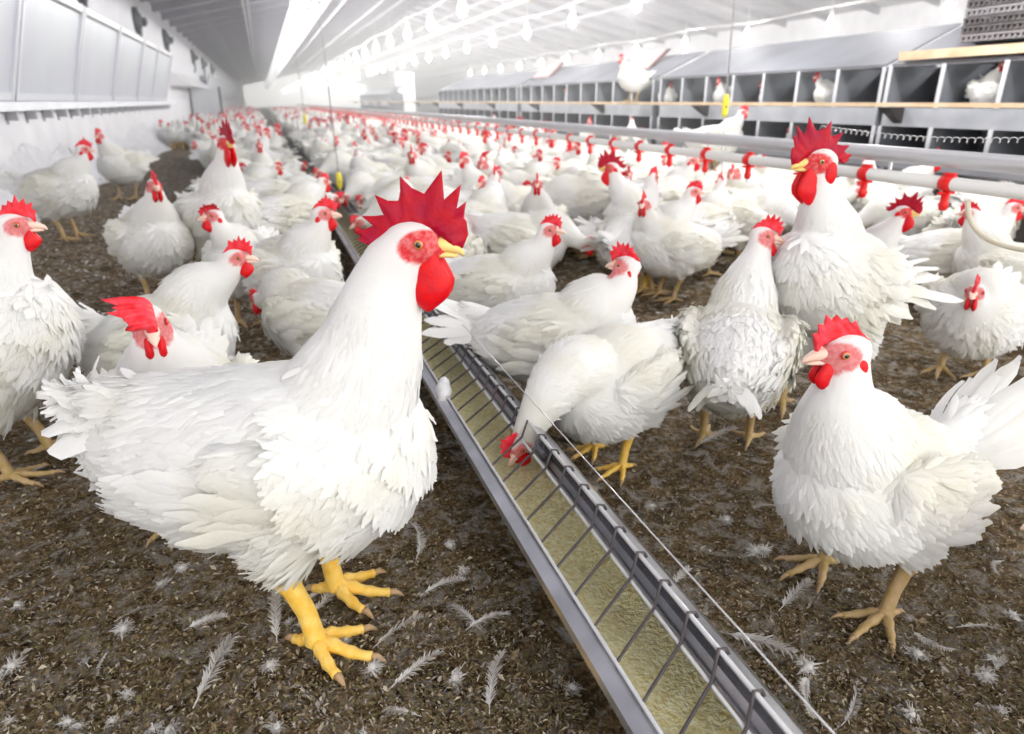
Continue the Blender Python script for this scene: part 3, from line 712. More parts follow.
    area = np.linalg.norm(np.cross(b_ - a_, c_ - a_), axis=1)
    hc = (cen @ Hi[:3, :3].T + Hi[:3, 3]) / hs
    hd = np.linalg.norm(hc * (1, 1, 1), axis=1)
    wgt = area * np.where(hd < .034, 0.0, 1.0) * np.where(hd < .08, 2.2, 1.0)
    idx = rng.choice(len(F), size=S['nf'], p=wgt / wgt.sum()); fa = np.array([f[:4] if len(f) > 3 else (*f, f[2]) for f in F])[idx]
    bw = rng.dirichlet((1, 1, 1, 1), len(idx)); p = (V[fa] * bw[:, :, None]).sum(1); nn = N[fa[:, 0]] + N[fa[:, 2]]; nn /= np.linalg.norm(nn, axis=1)[:, None]
    C = np.array([c[0] for c in ch]); CT = np.array([c[1] / (np.linalg.norm(c[1]) + 1e-9) for c in ch]); CR = np.array([c[2] for c in ch]); CG = np.array([c[3] for c in ch])
    D = np.linalg.norm(p[:, None] - C[None], axis=2) / CR[None]; Wt = np.exp(-(D - D.min(1)[:, None]) * 3.0)
    fl = -(Wt[:, :, None] * CT[None]).sum(1) / Wt.sum(1)[:, None]; reg = CG[D.argmin(1)]
    fl[:, 2] -= .25; fl += rng.normal(0, .10 + .08 * S['fluff'], fl.shape)
    nk = reg == 1; th = reg == 2; bo = reg == 0
    hdist = np.linalg.norm((p @ Hi[:3, :3].T + Hi[:3, 3]) / hs, axis=1)
    L = np.where(nk, .028, np.where(th, .026, .032)) * s; Wd = np.where(nk, .0058, np.where(th, .0072, .0100)) * s
    small = np.clip((hdist - .03) / .06, .28, 1); L = L * small; Wd = Wd * small
    rear = np.clip((-p[:, 0] - .03) / .12, 0, 1) * bo; low = np.clip((cz - .02 - p[:, 2]) / .08, 0, 1)
    L = L * (1 + .35 * rear + .15 * low); Wd = Wd * (1 - .35 * low * bo)
    hz_ = min([q_[0][2] for q_ in legs], default=-1); L = L * np.where((p[:, 2] < hz_ + .035), .45, 1)
    L = L * rng.uniform(.75, 1.25, len(L)); Wd = Wd * rng.uniform(.8, 1.2, len(L))
    lf = S['lift'] * rng.uniform(.3, 1.3, len(L)) * S['fluff'] * np.where(hdist < .1, .5, 1)
    dens = math.sqrt(3200 / S['nf']) if S['nf'] < 3200 else 1.0
    feather_cards(p, nn, fl, L * dens, Wd * dens, lf, G0, S['rows'], .35, 0, .18 * S['fluff'])
    # long wing feathers
    if S['wing']:
        for sd in (-1, 1):
            k = 26 if S['nf'] > 2500 else 14
            for row, (uo, wo, ll, ww, off) in enumerate(((-.015, -.022, .100, .019, .001), (.010, .004, .070, .018, .003), (.025, .030, .050, .018, .004))):
                t = np.linspace(0, 1, k); P = []
                for q in t:
                    u = (uo - .13 * q + .02) * S['ln']; w_ = wo + .052 * q * (1 if row == 0 else .7) - .012; y = (.110 - .042 * max(0, (-u) / .13) ** 1.4) * fat
                    P.append(T(u, w_, sd * y))
                P = np.array(P) + rng.normal(0, .003, (k, 3)); nrm = np.tile((-.05, sd, .25), (k, 1)) + rng.normal(0, .08, (k, 3)); nrm /= np.linalg.norm(nrm, axis=1)[:, None]
                ix = np.linalg.norm(V[None] - P[:, None], axis=2).argmin(1); P = V[ix]; nrm = N[ix] + np.array((0, sd * .25, .1)) + rng.normal(0, .06, (k, 3)); nrm /= np.linalg.norm(nrm, axis=1)[:, None]
                P = P + nrm * (off + .001)
                fd = np.tile(np.array(T(-1, .06)) - np.array(T(0, 0)), (k, 1)) + np.array((0, -sd * .30, 0)) + rng.normal(0, .06, (k, 3))
                feather_cards(P, nrm, fd, ll * S.get('wl', .85) * s * rng.uniform(.85, 1.1, k), np.full(k, ww * s), np.full(k, .02) + rng.uniform(0, .05, k), G0, max(S['rows'], 5), .5, 0, .1)
    leg0 = G0.n
    for hk, ft, yw in legs: leg_geo(G0, hk, ft, yw, s, S.get('legthick', 1.0), m=1, mc=2, spread=S.get('spread', 38))
    me = G0.mesh('body', [M_PLUM, M_LEG if S['legs'] == 'yellow' else M_LEGPALE, M_CLAW])
    at = me.attributes.new('skin', 'FLOAT', 'POINT'); arr = np.zeros(len(me.vertices), 'f'); arr[:G0n] = skin * (1 if S['big'] else .80); at.data.foreach_set('value', arr)
    root = empty(name)
    link('body', me, root)
    # tail
    if tl > 0:
        g = Geo(); k = tn
        for i in range(k):
            q = (i / (k - 1)) * 2 - 1 if k > 1 else 0
            for layer in range(2):
                sd = rng.choice((-1, 1)); spread = R(tw) * q
                d = td * math.cos(spread) + np.array((0, 1, 0)) * math.sin(spread) * .9; d = d + (0, 0, -.35 * abs(q)) + rng.normal(0, .05, 3)
                if layer: d = d + np.array((-.2, 0, -.25)) * rng.uniform(.2, 1)
                if S['tailfan']: e_ = R(rng.uniform(*S['tailfan'])); d = np.array((-math.cos(e_), .5 * q, math.sin(e_))) + rng.normal(0, .06, 3)
                nm = np.array((td[2] * .8, .9 * q + .2 * sd, .9 * abs(td[0]) + .2)); nm /= np.linalg.norm(nm)
                base = tr + td * .02 + np.array((0, q * .026, -.012 * abs(q) - .012 * layer))
                feather_cards(base[None], nm[None], d[None], np.array([tl * s * rng.uniform(.8, 1.12) * (.8 if layer else 1)]), np.array([.027 * s]), np.array([rng.uniform(-.02, .25)]), g, 8, .9, 0, .06)
        tm = g.mesh('tail', [M_PLUM]); tm.attributes.new('skin', 'FLOAT', 'POINT'); link('tail', tm, root)
    # head parts
    def part(nm, g, mats):
        me = g.mesh(nm, mats); me.transform(HM); return link(nm, me, root)
    g = Geo(); comb_geo(g, S['comb'], hs, rnd); part('comb', g, [M_COMB if S['comb'] in ('hero', 'rooster') else M_COMBHEN])
    g = Geo(); wattle_geo(g, hs, S['big']); part('wattle', g, [M_WATTLE])
    g = Geo(); beak_geo(g, hs * (1 if S['big'] else 1.03), 0, S.get('open', 0)); part('beak', g, [M_BEAKY if S['beak'] == 'yellow' else M_BEAKP])
    for sd in (-1, 1):
        g = Geo(); eye_geo(g, hs, sd); part('eye', g, [M_IRIS, M_PUPIL, M_COMBHEN])
        g = Geo(); ellip(g, (-.010 * hs, sd * .0175 * hs, -.014 * hs), ((.0075 if not S['big'] else .010) * hs, .0035 * hs, (.010 if not S['big'] else .017) * hs), 12, 8); part('earlobe', g, [M_WATTLE])
    root['hx'] = 0.0; del root['hx']
    return root, head

def face_heading(px, deg):
    """world heading for a bird seen at column px that looks deg from picture-right (0 right, 90 away, 180 left, 270 towards us)"""
    beta = math.atan((px - 512) * math.cos(TH) / 683)
    return -PS - beta + R(deg)
def put(root, x, y, hd, sc_=1.0, label=None, group=None, cat='chicken', z=0):
    root.location = (x, y, z); root.rotation_euler = (0, 0, hd); root.scale = (sc_,) * 3
    tag(root, label, cat, group); return root
def put_head(root, head, px, py, deg, sc_=1.0, label=None, group=None, cat='chicken', z=0):
    """stand the bird so that its head is seen at (px,py)"""
    hd = face_heading(px, deg); X, Y = G(px, py, z + head[2] * sc_)
    c, s_ = math.cos(hd), math.sin(hd)
    return put(root, X - (head[0] * c - head[1] * s_) * sc_, Y - (head[0] * s_ + head[1] * c) * sc_, hd, sc_, label, group, cat, z)

# ------------------------------------------------------------------ foreground birds
FB = []
# the big rooster in profile
to = [(-.270, 0, .318, .035, .045), (-.245, 0, .300, .062, .080), (-.20, 0, .280, .088, .112), (-.12, 0, .268, .108, .127), (-.03, 0, .272, .120, .132), (.04, 0, .290, .115, .128), (.090, 0, .315, .090, .102), (.122, 0, .335, .058, .070), (.14, 0, .345, .03, .035)]
ne = [(.03, 0, .315, .088, .095), (.055, 0, .365, .078, .088), (.078, 0, .410, .064, .074), (.094, 0, .450, .052, .061), (.106, 0, .490, .044, .051), (.118, 0, .522, .037, .043), (.130, 0, .548, .031, .036), (.140, 0, .562, .026, .028)]
S = make_spec(s=1.3, cz=.275, torso=to, neck=ne, head=(.148, 0, .564), hs=1.25, comb='hero', big=True, legs='yellow', beak='yellow', tail=(10, .065, 15, 34), tailfan=(-35, 60), tailroot=(-.235, 0, .33),
              feet=((-.004, -.058, -8), (-.014, .056, 4)), hock=((-.034, -.058, .118), (-.036, .055, .118)), voxel=.0034, nf=16000, fluff=1.0, rows=5, seed=11, legthick=1.2, lift=.13, fat=1.0)
o, h = chicken('rooster', S); put(o, .013, .85, R(-24), 1, 'large white rooster in profile with huge crimson comb and yellow legs, left of the trough', cat='rooster')
# hen at the right, facing left
S = make_spec(cz=.215, pitch=12, ln=.84, head=(.098, 0, .420), arr=88, hyaw=-20, hpitch=4, hs=1.15, comb='hen', tail=(58, .15, 9, 26), feet=((-.02, -.065, 0), (-.005, .065, 10)), voxel=.0038, nf=12000, wl=.7, fluff=.7, rows=5, seed=12, neckr=1.05, fat=.98, lift=.10, s=1.1)
o, h = chicken('hen', S); put_head(o, h, 846, 352, 228, 1, 'white hen standing at the right with pink face and upright tail, facing the trough')
# hen pecking in the trough
S = make_spec(cz=.198, pitch=-8, ln=.88, head=(.250, 0, .135), arr=-50, hpitch=48, comb='hen', tail=(5, .05, 8, 26), feet=((-.02, -.05, 0), (.00, .05, 0)), legs='yellow', voxel=.0042, nf=8000, lift=.11, fluff=.8, rows=4, seed=13, fat=1.05)
o, h = chicken('hen', S); put_head(o, h, 520, 443, 221, .96, 'white hen bending her red-combed head through the grille into the feed trough')
# hen cut by the left edge
S = make_spec(cz=.27, pitch=30, head=(.10, 0, .50), arr=80, hs=1.1, comb='hen', big=False, tail=(20, .12, 8, 30), feet=((.0, -.06, 0), (.05, .055, 0)), voxel=.0045, nf=8000, fluff=1.5, rows=4, seed=14, fat=1.12, s=1.15, lift=.26)
o, h = chicken('hen', S); put_head(o, h, 12, 226, 350, 1.0, 'ruffled white hen cut off by the left edge, facing right')
# hen behind the rooster facing us
S = make_spec(cz=.225, pitch=12, head=(.13, 0, .42), arr=86, hyaw=12, hs=1.12, comb='flop_r', hpitch=14, tail=(50, .12, 8, 26), voxel=.0045, nf=7000, lift=.14, fluff=1.0, rows=4, seed=15, neckr=1.1)
o, h = chicken('hen', S); put_head(o, h, 150, 322, 262, 1.0, 'white hen facing the camera behind the big rooster, her comb flopped sideways')
# tall rooster on the right
S = make_spec(s=1.25, cz=.345, pitch=26, head=(.115, 0, .600), arr=88, hyaw=-22, hs=1.35, comb='hero', big=True, legs='pale', beak='yellow', tail=(18, .16, 10, 36), feet=((.03, -.06, 0), (.0, .06, 0)), voxel=.0045, nf=9000, lift=.15, fluff=1.1, rows=4, seed=16, fat=1.1)
o, h = chicken('rooster', S); put_head(o, h, 820, 163, 236, 1.0, 'tall white rooster with big red comb in front of the drinker pipe, right of centre', cat='rooster')

# ------------------------------------------------------------------ shapes used for the flock
V = {}
def var(k, nm='hen', **kw): V[k] = [chicken(nm, make_spec(**kw)), False]
q = dict(voxel=.0065, nf=2600, rows=4, lift=.13)
var('alert', head=(.145, 0, .40), hs=1.05, seed=21, **q)
var('turn', head=(.130, .03, .39), hyaw=55, hs=1.05, seed=22, tail=(45, .13, 8, 28), **q)
var('turnr', head=(.130, -.03, .39), hyaw=-55, hs=1.05, seed=23, comb='flop_l', **q)
var('mid', comb='small', head=(.190, 0, .345), arr=55, seed=24, pitch=2, **q)
var('low', comb='small', head=(.245, 0, .22), arr=-5, hpitch=20, seed=25, pitch=-6, **q)
var('hunch', comb='hen', head=(.165, 0, .275), arr=60, neckr=.95, seed=26, cz=.185, fluff=1.3, fat=1.08, **q)
var('stretch', head=(.125, 0, .46), arr=92, hs=1.05, pitch=16, seed=27, cz=.24, **q)
var('preen', head=(.03, -.06, .36), hyaw=-120, hpitch=30, arr=100, seed=28, fluff=1.6, comb='small', **q)
var('cock', 'rooster', s=1.2, cz=.28, pitch=18, head=(.145, 0, .52), hs=1.15, comb='hero', big=True, legs='yellow', beak='yellow', tail=(22, .16, 9, 36), seed=29, **q)
var('cockturn', 'rooster', s=1.2, cz=.28, pitch=18, head=(.135, .03, .52), hyaw=50, hs=1.15, comb='hero', big=True, legs='yellow', beak='yellow', tail=(22, .16, 9, 36), seed=30, **q)
var('sit', cz=.115, sit=True, head=(.15, 0, .27), seed=31, pitch=0, **q)
var('back', head=(.140, 0, .39), hyaw=160, hs=1.08, seed=33, pitch=10, comb='hen', **q)
var('side', ln=.84, pitch=16, head=(.165, 0, .39), arr=65, seed=35, tail=(72, .15, 9, 20), **q)
var('away', head=(.150, -.02, .455), hyaw=-85, hpitch=6, hs=1.05, seed=34, pitch=10, cz=.235, fluff=1.8, tail=(-10, .09, 8, 30), comb='hen', **q)
def get(k):
    (r, h), used = V[k]
    if used: return copy_tree(r), h
    V[k][1] = True; return r, h
def B(k, px, py, deg, sc_=1.0, label=None, group=None, z=0):
    r, h = get(k); return put_head(r, h, px, py, deg, sc_, label, group, 'rooster' if k.startswith('cock') else 'chicken', z)
PLACED = [
 ('side', 235, 258, 350, 1.0, 'white hen in side view behind the flop-combed hen, serrated comb, tail raised at the left'),
 ('alert', 154, 186, 283, 1.12, 'white hen walking alone on the open litter at the left, facing the camera'),
 ('turn', 82, 150, 318, 1.22, 'white hen standing nearest the left wall, her body turned to the right'),
 ('alert', 100, 136, 235, 1.2, 'white hen just behind the hen nearest the left wall, facing the camera'),
 ('cock', 226, 143, 290, 1.12, 'white rooster with spiky red comb standing tall left of the flock'),
 ('turnr', 214, 216, 250, 1.0, 'white hen facing the camera with a bent comb, behind the side-on hen at the left'),
 ('turn', 322, 214, 300, 1.06, 'white hen with raised head between the big rooster and the trough end'),
 ('alert', 548, 230, 345, .96, 'white hen with raised neck facing right, right of the big rooster beak'),
 ('back', 628, 266, 352, 1.0, 'white hen in the centre facing left with a spiky red comb'),
 ('cock', 612, 168, 185, .92, 'white rooster with round red comb facing left, mid hall in front of the pipe'),
 ('away', 762, 236, 88, .97, 'fluffed white hen seen from behind, left of the tall rooster'),
 ('hunch', 975, 292, 262, 1.0, 'plump white hen facing the camera at the right behind the foreground hen'),
 ('alert', 692, 192, 10, .98, 'white hen facing right with small comb, below the red drinkers'),
 ('turn', 644, 204, 200, .95, 'white hen with small dark red comb peeping over the centre hens'),
 ('stretch', 652, 178, 60, .95, 'white hen looking away right beside the round-combed rooster'),
 ('low', 852, 222, 205, 1.0, 'white hen with lowered head behind the tall rooster, facing left'),
 ('cock', 903, 212, 350, .80, 'white rooster with dark red comb facing right under the drinker pipe'),
 ('alert', 972, 214, 165, .92, 'white hen beneath the red drinker nearest the right edge'),
 ('alert', 1012, 208, 20, .94, 'white hen facing right at the right edge under the pipe'),
 ('hunch', 1075, 530, 200, 1.0, 'white hen mostly cut off by the lower right edge'),
 ('mid', 856, 190, 15, .95, 'pale faced white hen behind the tall rooster'),
 ('cock', 487, 136, 200, .86, 'distant white rooster with red comb behind the big rooster comb'),
 ('cock', 248 + 72, 122, 180, .86, 'distant white rooster with red comb and wattle near the drinker line start'),
 ('stretch', 466, 160, 215, .95, 'white hen with pink comb standing behind the tip of the big comb'),
 ('turn', 538, 155, 260, .95, 'white hen with red face in the middle flock below the pipe'),
 ('alert', 568, 150, 330, .95, 'white hen with turned pink head below the far nest boxes'),
 ('alert', 500, 152, 90, .95, 'white hen facing away right of the distant red-combed rooster'),
 ('turn', 668, 163, 250, .9, 'white hen with red comb hanging close to a drinker, mid right'),
 ('mid', 276, 168, 10, 1.0, 'white hen facing right in the left flock beyond the spiky-combed rooster'),
 ('turn', 364, 136, 220, .98, 'white hen with red comb and wattle behind the yellow adjuster'),
 ('mid', 196, 145, 200, .95, 'white hen at the far left aisle below the door leaf'),
]
spots = []
for k, px, py, dg, sc_, lb in PLACED:
    o = B(k, px, py, dg, sc_, lb); spots.append((o.location.x, o.location.y, .30))

r, h = get('low'); put(r, .06, 1.80, R(125), .92, 'white hen seen from behind between the side-on hen and the big rooster back'); spots.append((.06, 1.80, .3))
for k, X, Y, a, lb in (('mid', 2.72, 2.05, 20, 'white hen seen from her side behind the second feed trough'), ('low', 2.80, 1.52, 160, 'white hen bending behind the second feed trough at the right edge')):
    r, h = get(k); put(r, X, Y, R(a), 1.05, lb); spots.append((X, Y, .3))

# ------------------------------------------------------------------ hens on the perches and in the nests
for k, X, Y, z, hd, sc_, lb in [
 ('alert', XN - .13, 6.15, .712, 185, .92, 'white hen perched on the wooden rail of the upper nest boxes'),
 ('alert', 2.9, 4.15, .27, -30, .95, 'white hen sitting behind the grey pipe with her head above the perch rail'),
 ('alert', 2.75, 5.1, .25, 60, .80, 'smaller white hen seen from behind at the far perch, left of the sitting one'),
 ('sit', XN + .14, 2.80, .677, 230, .78, 'white hen sitting in an upper nest box of the nearest bay'),
 ('sit', XN + .14, 3.90, .677, 150, .70, 'white hen in an upper nest box left of the tall rooster comb'),
 ('sit', XN + .12, 5.05, .677, 200, .70, 'pale hen in the upper nest box left end of the second bay'),
 ('sit', XN + .17, 4.55, .677, 170, .56, 'white hen showing her back in the second bay of nest boxes'),
 ('sit', XN + .10, 5.9, .677, 250, .66, 'hen with a red comb in the nest box right of the perched hen'),
 ('sit', XN + .16, 8.2, .677, 180, .60, 'small white hen in a nest box of the third bay'),
 ('sit', XN + .14, 4.2, .396, 190, .50, 'white hen low in the lower tier of the second bay')]:
    r, h = get(k); put(r, X, Y, R(hd), sc_, lb, None, 'chicken', z)
for k, X, Y, z, hd, sc_, lb in [('mid', 2.8, 9.4, .30, 200, .9, 'white hen beside the white pillar, tail to the right'), ('alert', 2.7, 12.2, .30, 20, .95, 'far white hen left of the white pillar'), ('cock', 2.6, 10.6, .12, 10, .9, 'far rooster between pillar and pipe')]:
    r, h = get(k); put(r, X, Y, R(hd), sc_, lb, None, 'rooster' if k == 'cock' else 'chicken', 0)

# ------------------------------------------------------------------ the crowd
def zone(x, y):
    a = 'left of the trough' if x < .36 else ('between trough and drinker pipe' if x < 1.6 else 'beyond the drinker pipe')
    b = 'in the nearer crowd ' if y < 3.6 else ('in the middle of the crowd ' if y < 6.5 else 'in the far crowd ')
    return b + a
def free(x, y):
    if .06 - .012 * (y - 3) < x < .55 or abs(x - 2.32) < .14: return False
    if 1.55 < x < 2.5 and y < 2.55: return False
    left = .06 - .115 * (y - 3.0) if y < 12.5 else -1.45
    if x < left or x > 3.15: return False
    if x < .2 and y < 2.75: return False
    if .2 <= x < 1.45 and y < 2.35: return False
    if x >= 1.45 and y < 2.0: return False
    return True
rr = random.Random(9); cnt = 0; tries = 0; pts = list(spots)
cand = []
while tries < 60000 and cnt < 268:
    tries += 1
    y = 2.0 + (tries / 60000) ** .55 * 11.5 + rr.uniform(-.3, .6); x = rr.uniform(-1.5, 3.1)
    if y < 2: continue
    if not free(x, y): continue
    dm = .265
    if any((x - a) ** 2 + (y - b) ** 2 < dm * dm for a, b, _ in pts): continue
    pts.append((x, y, .3)); cnt += 1
    k = rr.choices(['alert', 'turn', 'turnr', 'mid', 'low', 'hunch', 'stretch', 'preen', 'cock', 'cockturn'], [3, 2, 2, 7, 13, 6, 2, 4, .9, .8])[0]
    if abs(x - 1.6) < .32 and k in ('cock', 'cockturn', 'stretch', 'alert'): k = 'mid'
    r, h = get(k); z = zone(x, y)
    pose = {'alert': 'white hen with raised head ', 'turn': 'white hen turning her head ', 'turnr': 'white hen with bent comb ', 'mid': 'white hen walking ', 'low': 'white hen with lowered head ', 'hunch': 'white hen with drawn-in neck ', 'stretch': 'white hen with stretched neck ', 'preen': 'fluffed white hen preening ', 'cock': 'white rooster with red comb ', 'cockturn': 'white rooster turning his head '}[k]
    put(r, x, y, rr.uniform(0, 2 * math.pi), (rr.uniform(.86, .93) if k.startswith('cock') else rr.uniform(.98, 1.16)), pose + z, pose + z, 'rooster' if k.startswith('cock') else 'chicken')
# beyond those: the far end of the flock, too many and too small to count
g = Geo(); rr = random.Random(4)
def tiny(g, x, y, a, s_, hh, red):
    M = Matrix.Translation((x, y, 0)) @ Matrix.Rotation(a, 4, 'Z') @ Matrix.Scale(s_, 4)
    ellip(g, (-.02, 0, .21), (.17, .105, .11), 8, 6, 0, M)
    loft(g, [(.06, 0, .24, .07, .07), (.11, 0, .32, .045, .045), (.12, 0, hh, .026, .028), (.14, 0, hh + .01, .02, .02)], 6, 0, M=M)
    loft(g, [(-.12, 0, .25, .05, .06), (-.21, 0, .33, .02, .03)], 6, 0, M=M)
    if red: ellip(g, (.135, 0, hh + .035), (.04, .008, .03), 6, 5, 1, M); ellip(g, (.16, 0, hh - .025), (.016, .012, .026), 6, 5, 1, M)
    for q in (-.04, .04): tube(g, [(0, q, .12), (0, q, 0)], .009, 5, 2, M)
n = 0; pts2 = [p for p in pts if p[1] > 11]; grid = {}
for t in range(16000):
    y = 12.6 + 33 * rr.random() ** 1.5; x = rr.uniform(-1.5, 3.1)
    if not free(x, y): continue
    if y < 14 and any((x - a) ** 2 + (y - b) ** 2 < .07 for a, b, _ in pts2): continue
    kx, ky = int(x / .27 + 50), int(y / .27)
    if (kx, ky) in grid: continue
    grid[(kx, ky)] = 1; n += 1
    tiny(g, x, y, rr.uniform(0, 6.28), rr.uniform(.9, 1.05), rr.choice((.28, .33, .38, .42)), rr.random() < .42)
o = g.build('distant_flock', [M_PLUM, M_COMBHEN, M_LEG]); o.data.attributes.new('skin', 'FLOAT', 'POINT')
tag(o, 'far end of the white flock fading towards the bright end of the hall', 'flock', kind='stuff')
print('crowd', cnt, 'far', n)

# ------------------------------------------------------------------ litter chips, fallen feathers and down
r5 = np.random.default_rng(17)
def inview(n, ymax, pw):
    out = []
    while len(out) < n:
        px = r5.uniform(-40, 1064, 4000); py = 150 + 600 * r5.random(4000) ** pw
        for a, b in zip(px, py):
            X, Y = G(a, b)
            if Y < ymax and XL + .05 < X < 3.3 and not (.30 < X < .45): out.append((X, Y))
            if len(out) >= n: break
    return np.array(out)
g = Geo(); P = inview(80000, 12, .66); n = len(P)
far = np.clip(P[:, 1] / 1.2, .8, 3.2)
L = r5.gamma(3, .0015, n) * far ** .7 + .0025; W = L * r5.uniform(.15, .55, n); a = r5.uniform(0, 2 * np.pi, n); tl = r5.normal(0, .35, n)
d = np.c_[np.cos(a) * np.cos(tl), np.sin(a) * np.cos(tl), np.sin(tl)]; sd = np.c_[-np.sin(a), np.cos(a), r5.normal(0, .35, n)]
c = np.c_[P, r5.uniform(.0, .010, n)]; bend = r5.uniform(0, .4, n)[:, None] * L[:, None] * np.array((0, 0, 1.))
V6 = np.stack([c - d * L[:, None] / 2, c - sd * W[:, None] / 2 + bend * .5, c + sd * W[:, None] / 2 + bend * .5, c + d * L[:, None] / 2 + bend * .1], 1)
f = (np.arange(n) * 4)[:, None, None] + np.array([[0, 1, 3, 2]])[None]
mi = r5.choice(5, n, p=[.36, .22, .09, .20, .13]); g.v = [V6.reshape(-1, 3)]; g.f = f.reshape(-1, 4).tolist(); g.m = mi.tolist(); g.n = n * 4
tag(g.build('litter_chips', M_CHIP, smooth=False), 'loose wood shavings and straw chips strewn over the brown litter', 'litter', kind='stuff')
M_FF = mat('fallen_feather_white', (.60, .59, .57), .8, noise=30, color2=(.36, .33, .30))
def fallen(seed):
    r_ = np.random.default_rng(seed); g = Geo(); Ln = .075; bendy = r_.normal(0, .25); k = 44
    def c(t): return np.array((Ln * t, Ln * bendy * t * t, .004 + .008 * math.sin(t * 2.5)))
    tube(g, [c(t) for t in np.linspace(-.12, .95, 8)], [.0008] * 7 + [.0003], 5)
    for sdn in (-1, 1):
        wid = r_.uniform(.012, .019); t0 = .02
        for i in range(k):
            t = t0 + (.97 - t0) * i / k; p = c(t); ang = R(r_.normal(38, 9)); w_ = wid * math.sin(math.pi * (.12 + .82 * t)) ** .5 * r_.uniform(.7, 1.15)
            q = p + np.array((math.cos(ang), sdn * math.sin(ang), r_.normal(.12, .15))) * w_; m_ = (p + q) / 2 + (0, 0, .0015); b = .0022
            g.add([p - (b * .5, 0, 0), p + (b * .5, 0, 0), m_ + (b * .6, 0, 0), m_ - (b * .6, 0, 0), q], [(0, 1, 2, 3), (3, 2, 4)])
    return g
def tuft(seed):
    r_ = np.random.default_rng(seed); g = Geo()
    for i in range(120):
        a_ = r_.uniform(0, 6.28); e = r_.uniform(0, 1.0); ln = r_.uniform(.004, .016); d_ = np.array((math.cos(a_) * math.cos(e), math.sin(a_) * math.cos(e), math.sin(e) * .6)); s_ = np.cross(d_, (0, 0, 1)); s_ /= np.linalg.norm(s_) + 1e-6
        p0 = np.zeros(3) + (0, 0, .002); m_ = d_ * ln * .6; q = d_ * ln + r_.normal(0, .004, 3); q[2] = abs(q[2]) * .6; m_ = m_ + r_.normal(0, .002, 3)
        g.add([p0 - s_ * .0006, p0 + s_ * .0006, m_ + s_ * .0012, m_ - s_ * .0012, q], [(0, 1, 2, 3), (3, 2, 4)])
    ellip(g, (0, 0, .003), (.006, .005, .004), 8, 6); return g
FV = [fallen(k).mesh('fallen_feather', [M_FF]) for k in range(6)]; TV = [tuft(k + 20).mesh('down_tuft', [M_FF]) for k in range(5)]
named = [(278, 642, 85, 1.0, 'white barbed feather standing out left of the front yellow foot'), (200, 705, 60, 1.3, 'white frayed feather lying at the lower left of the photo'), (395, 690, 20, 1.0, 'pale curved feather lying below the yellow foot'),
         (418, 560, 60, 1.0, 'white feather right of the big rooster rear foot'), (425, 598, 10, .9, 'white spread feather right of the rooster, below another'), (490, 712, 70, 1.1, 'white feather at the bottom centre of the photo'),
         (782, 612, 15, 1.0, 'white fan-shaped feather left of the right hen foot'), (730, 640, 300, 1.2, 'pale feather on the litter just right of the trough'), (700, 448, 0, 1.3, 'white fluffy feather right of the pecking hen'),
         (215, 560, 25, 1.2, 'long grey white feather under the belly of the big rooster'), (960, 480, 0, 1.2, 'white feather on the litter behind the right hen tail'), (470, 632, 5, .8, 'small white feather at the toe tip of the rooster')]
for i, (px, py, a_, s_, lb) in enumerate(named):
    o = link('fallen_feather', FV[i % 6]); X, Y = G(px, py); o.location = (X, Y, .006); o.rotation_euler = (r5.normal(0, .2), r5.normal(-.1, .1), R(a_)); o.scale = (s_,) * 3; tag(o, lb, 'feather', 'named feathers on the litter' if 0 else None)
P = inview(130, 4.5, .7)
for i, (X, Y) in enumerate(P):
    t = i % 3 > 0; o = link('down_tuft' if t else 'fallen_feather', (TV if t else FV)[int(r5.integers(0, 5))]); o.location = (X, Y, .006); o.rotation_euler = (r5.normal(0, .45), r5.normal(0, .2), r5.uniform(0, 6.28)); o.scale = (r5.uniform(.5, 1.0) if not t else r5.uniform(.5, 1.3),) * 3
    side = 'left of the middle trough' if X < .36 else 'right of the middle trough'
    lb = ('small tuft of white down' if t else 'loose white feather') + ' lying on the brown litter ' + side
    tag(o, lb, 'down' if t else 'feather', lb)

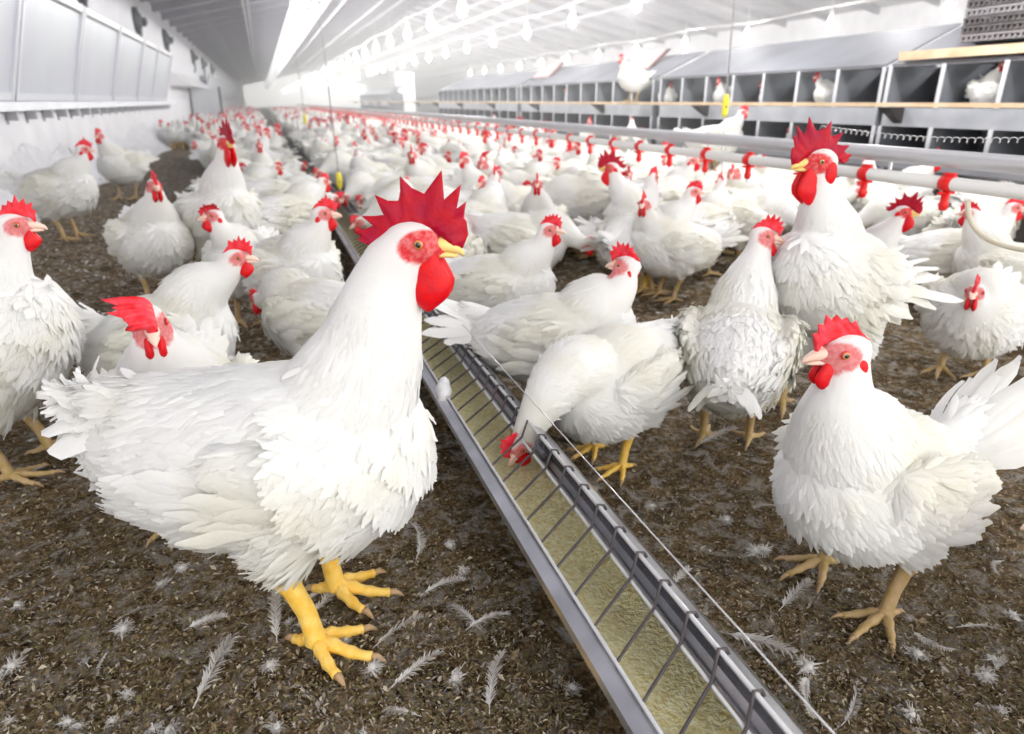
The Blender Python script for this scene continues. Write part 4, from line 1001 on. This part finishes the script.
r6 = np.random.default_rng(31); n = 9000; g = Geo(); yy = 1.9 + 9 * r6.random(n) ** 1.1; xx = np.where(r6.random(n) < .72, r6.uniform(XL + .1, .1, n), r6.uniform(.5, 3.2, n))
ok = ~((xx > .25) & (xx < .5)) & ~((xx > 2.2) & (xx < 2.45)); xx, yy = xx[ok], yy[ok]; n = len(xx)
Lf = r6.gamma(3, .0032, n) + .004; a = r6.uniform(0, 6.28, n); d = np.c_[np.cos(a), np.sin(a), r6.normal(.1, .3, n)]; sd = np.c_[-np.sin(a), np.cos(a), r6.normal(0, .3, n)] * r6.uniform(.25, .6, n)[:, None]
c = np.c_[xx, yy, r6.uniform(.004, .012, n)]; ll = Lf[:, None]
V5 = np.stack([c - d * ll / 2, c - sd * ll / 2 - d * ll * .1, c + (0, 0, .003), c + sd * ll / 2 + d * ll * .1, c + d * ll / 2], 1); f = (np.arange(n) * 5)[:, None, None] + np.array([[0, 1, 2, 3], [1, 4, 3, 2]])[None]
g.v = [V5.reshape(-1, 3)]; g.f = f.reshape(-1, 4).tolist(); g.m = [0] * (n * 2); g.n = n * 5
tag(g.build('down_flecks', M_FF, smooth=False), 'pale flecks of down trodden into the litter behind the front hens', 'down', kind='stuff')

# drift of shed down piled along the foot of the left wall
g = Geo(); r7 = np.random.default_rng(8); ny_ = 420; ys_ = np.linspace(3.5, 19, ny_); k = 12; V7 = []
for j, y in enumerate(ys_):
    wd = .20 + .06 * math.sin(y * 1.7) + .04 * math.sin(y * 4.1); hh = .30 + .07 * math.sin(y * 1.1 + 1) + .05 * math.sin(y * 5.3)
    for i in range(k):
        t = i / (k - 1); V7.append((XL + .005 + wd * t + r7.normal(0, .012) * (0 < i), y + r7.normal(0, .008), max(-.01, hh * (1 - t) ** 1.6 + r7.normal(0, .014) * (i < k - 1) - .012 * (i == k - 1))))
g.add(V7, [(j * k + i, j * k + i + 1, (j + 1) * k + i + 1, (j + 1) * k + i) for j in range(ny_ - 1) for i in range(k - 1)])
tag(g.build('down_drift', mat('drifted_down', (.80, .80, .83), .9, noise=12, color2=(.70, .70, .74), bump=(40, .8, .01))), 'lumpy white drift of shed down along the foot of the left wall', 'down', kind='stuff')

# ------------------------------------------------------------------ dusty air in the hall
hz = bpy.data.materials.new('dusty_air'); hz.use_nodes = True; nt = hz.node_tree; nt.nodes.remove(nt.nodes['Principled BSDF'])
vs = nt.nodes.new('ShaderNodeVolumeScatter'); vs.inputs['Density'].default_value = .023; vs.inputs['Color'].default_value = (1, 1, 1, 1); vs.inputs['Anisotropy'].default_value = .35
nt.links.new(vs.outputs[0], nt.nodes['Material Output'].inputs['Volume'])
g = Geo(); box(g, XL + .01, 12.9, 3.0, 94, .02, 4.2); o = g.build('hall_haze', hz, smooth=False); tag(o, 'thin white dust haze filling the hall towards its far end', 'haze', kind='stuff')
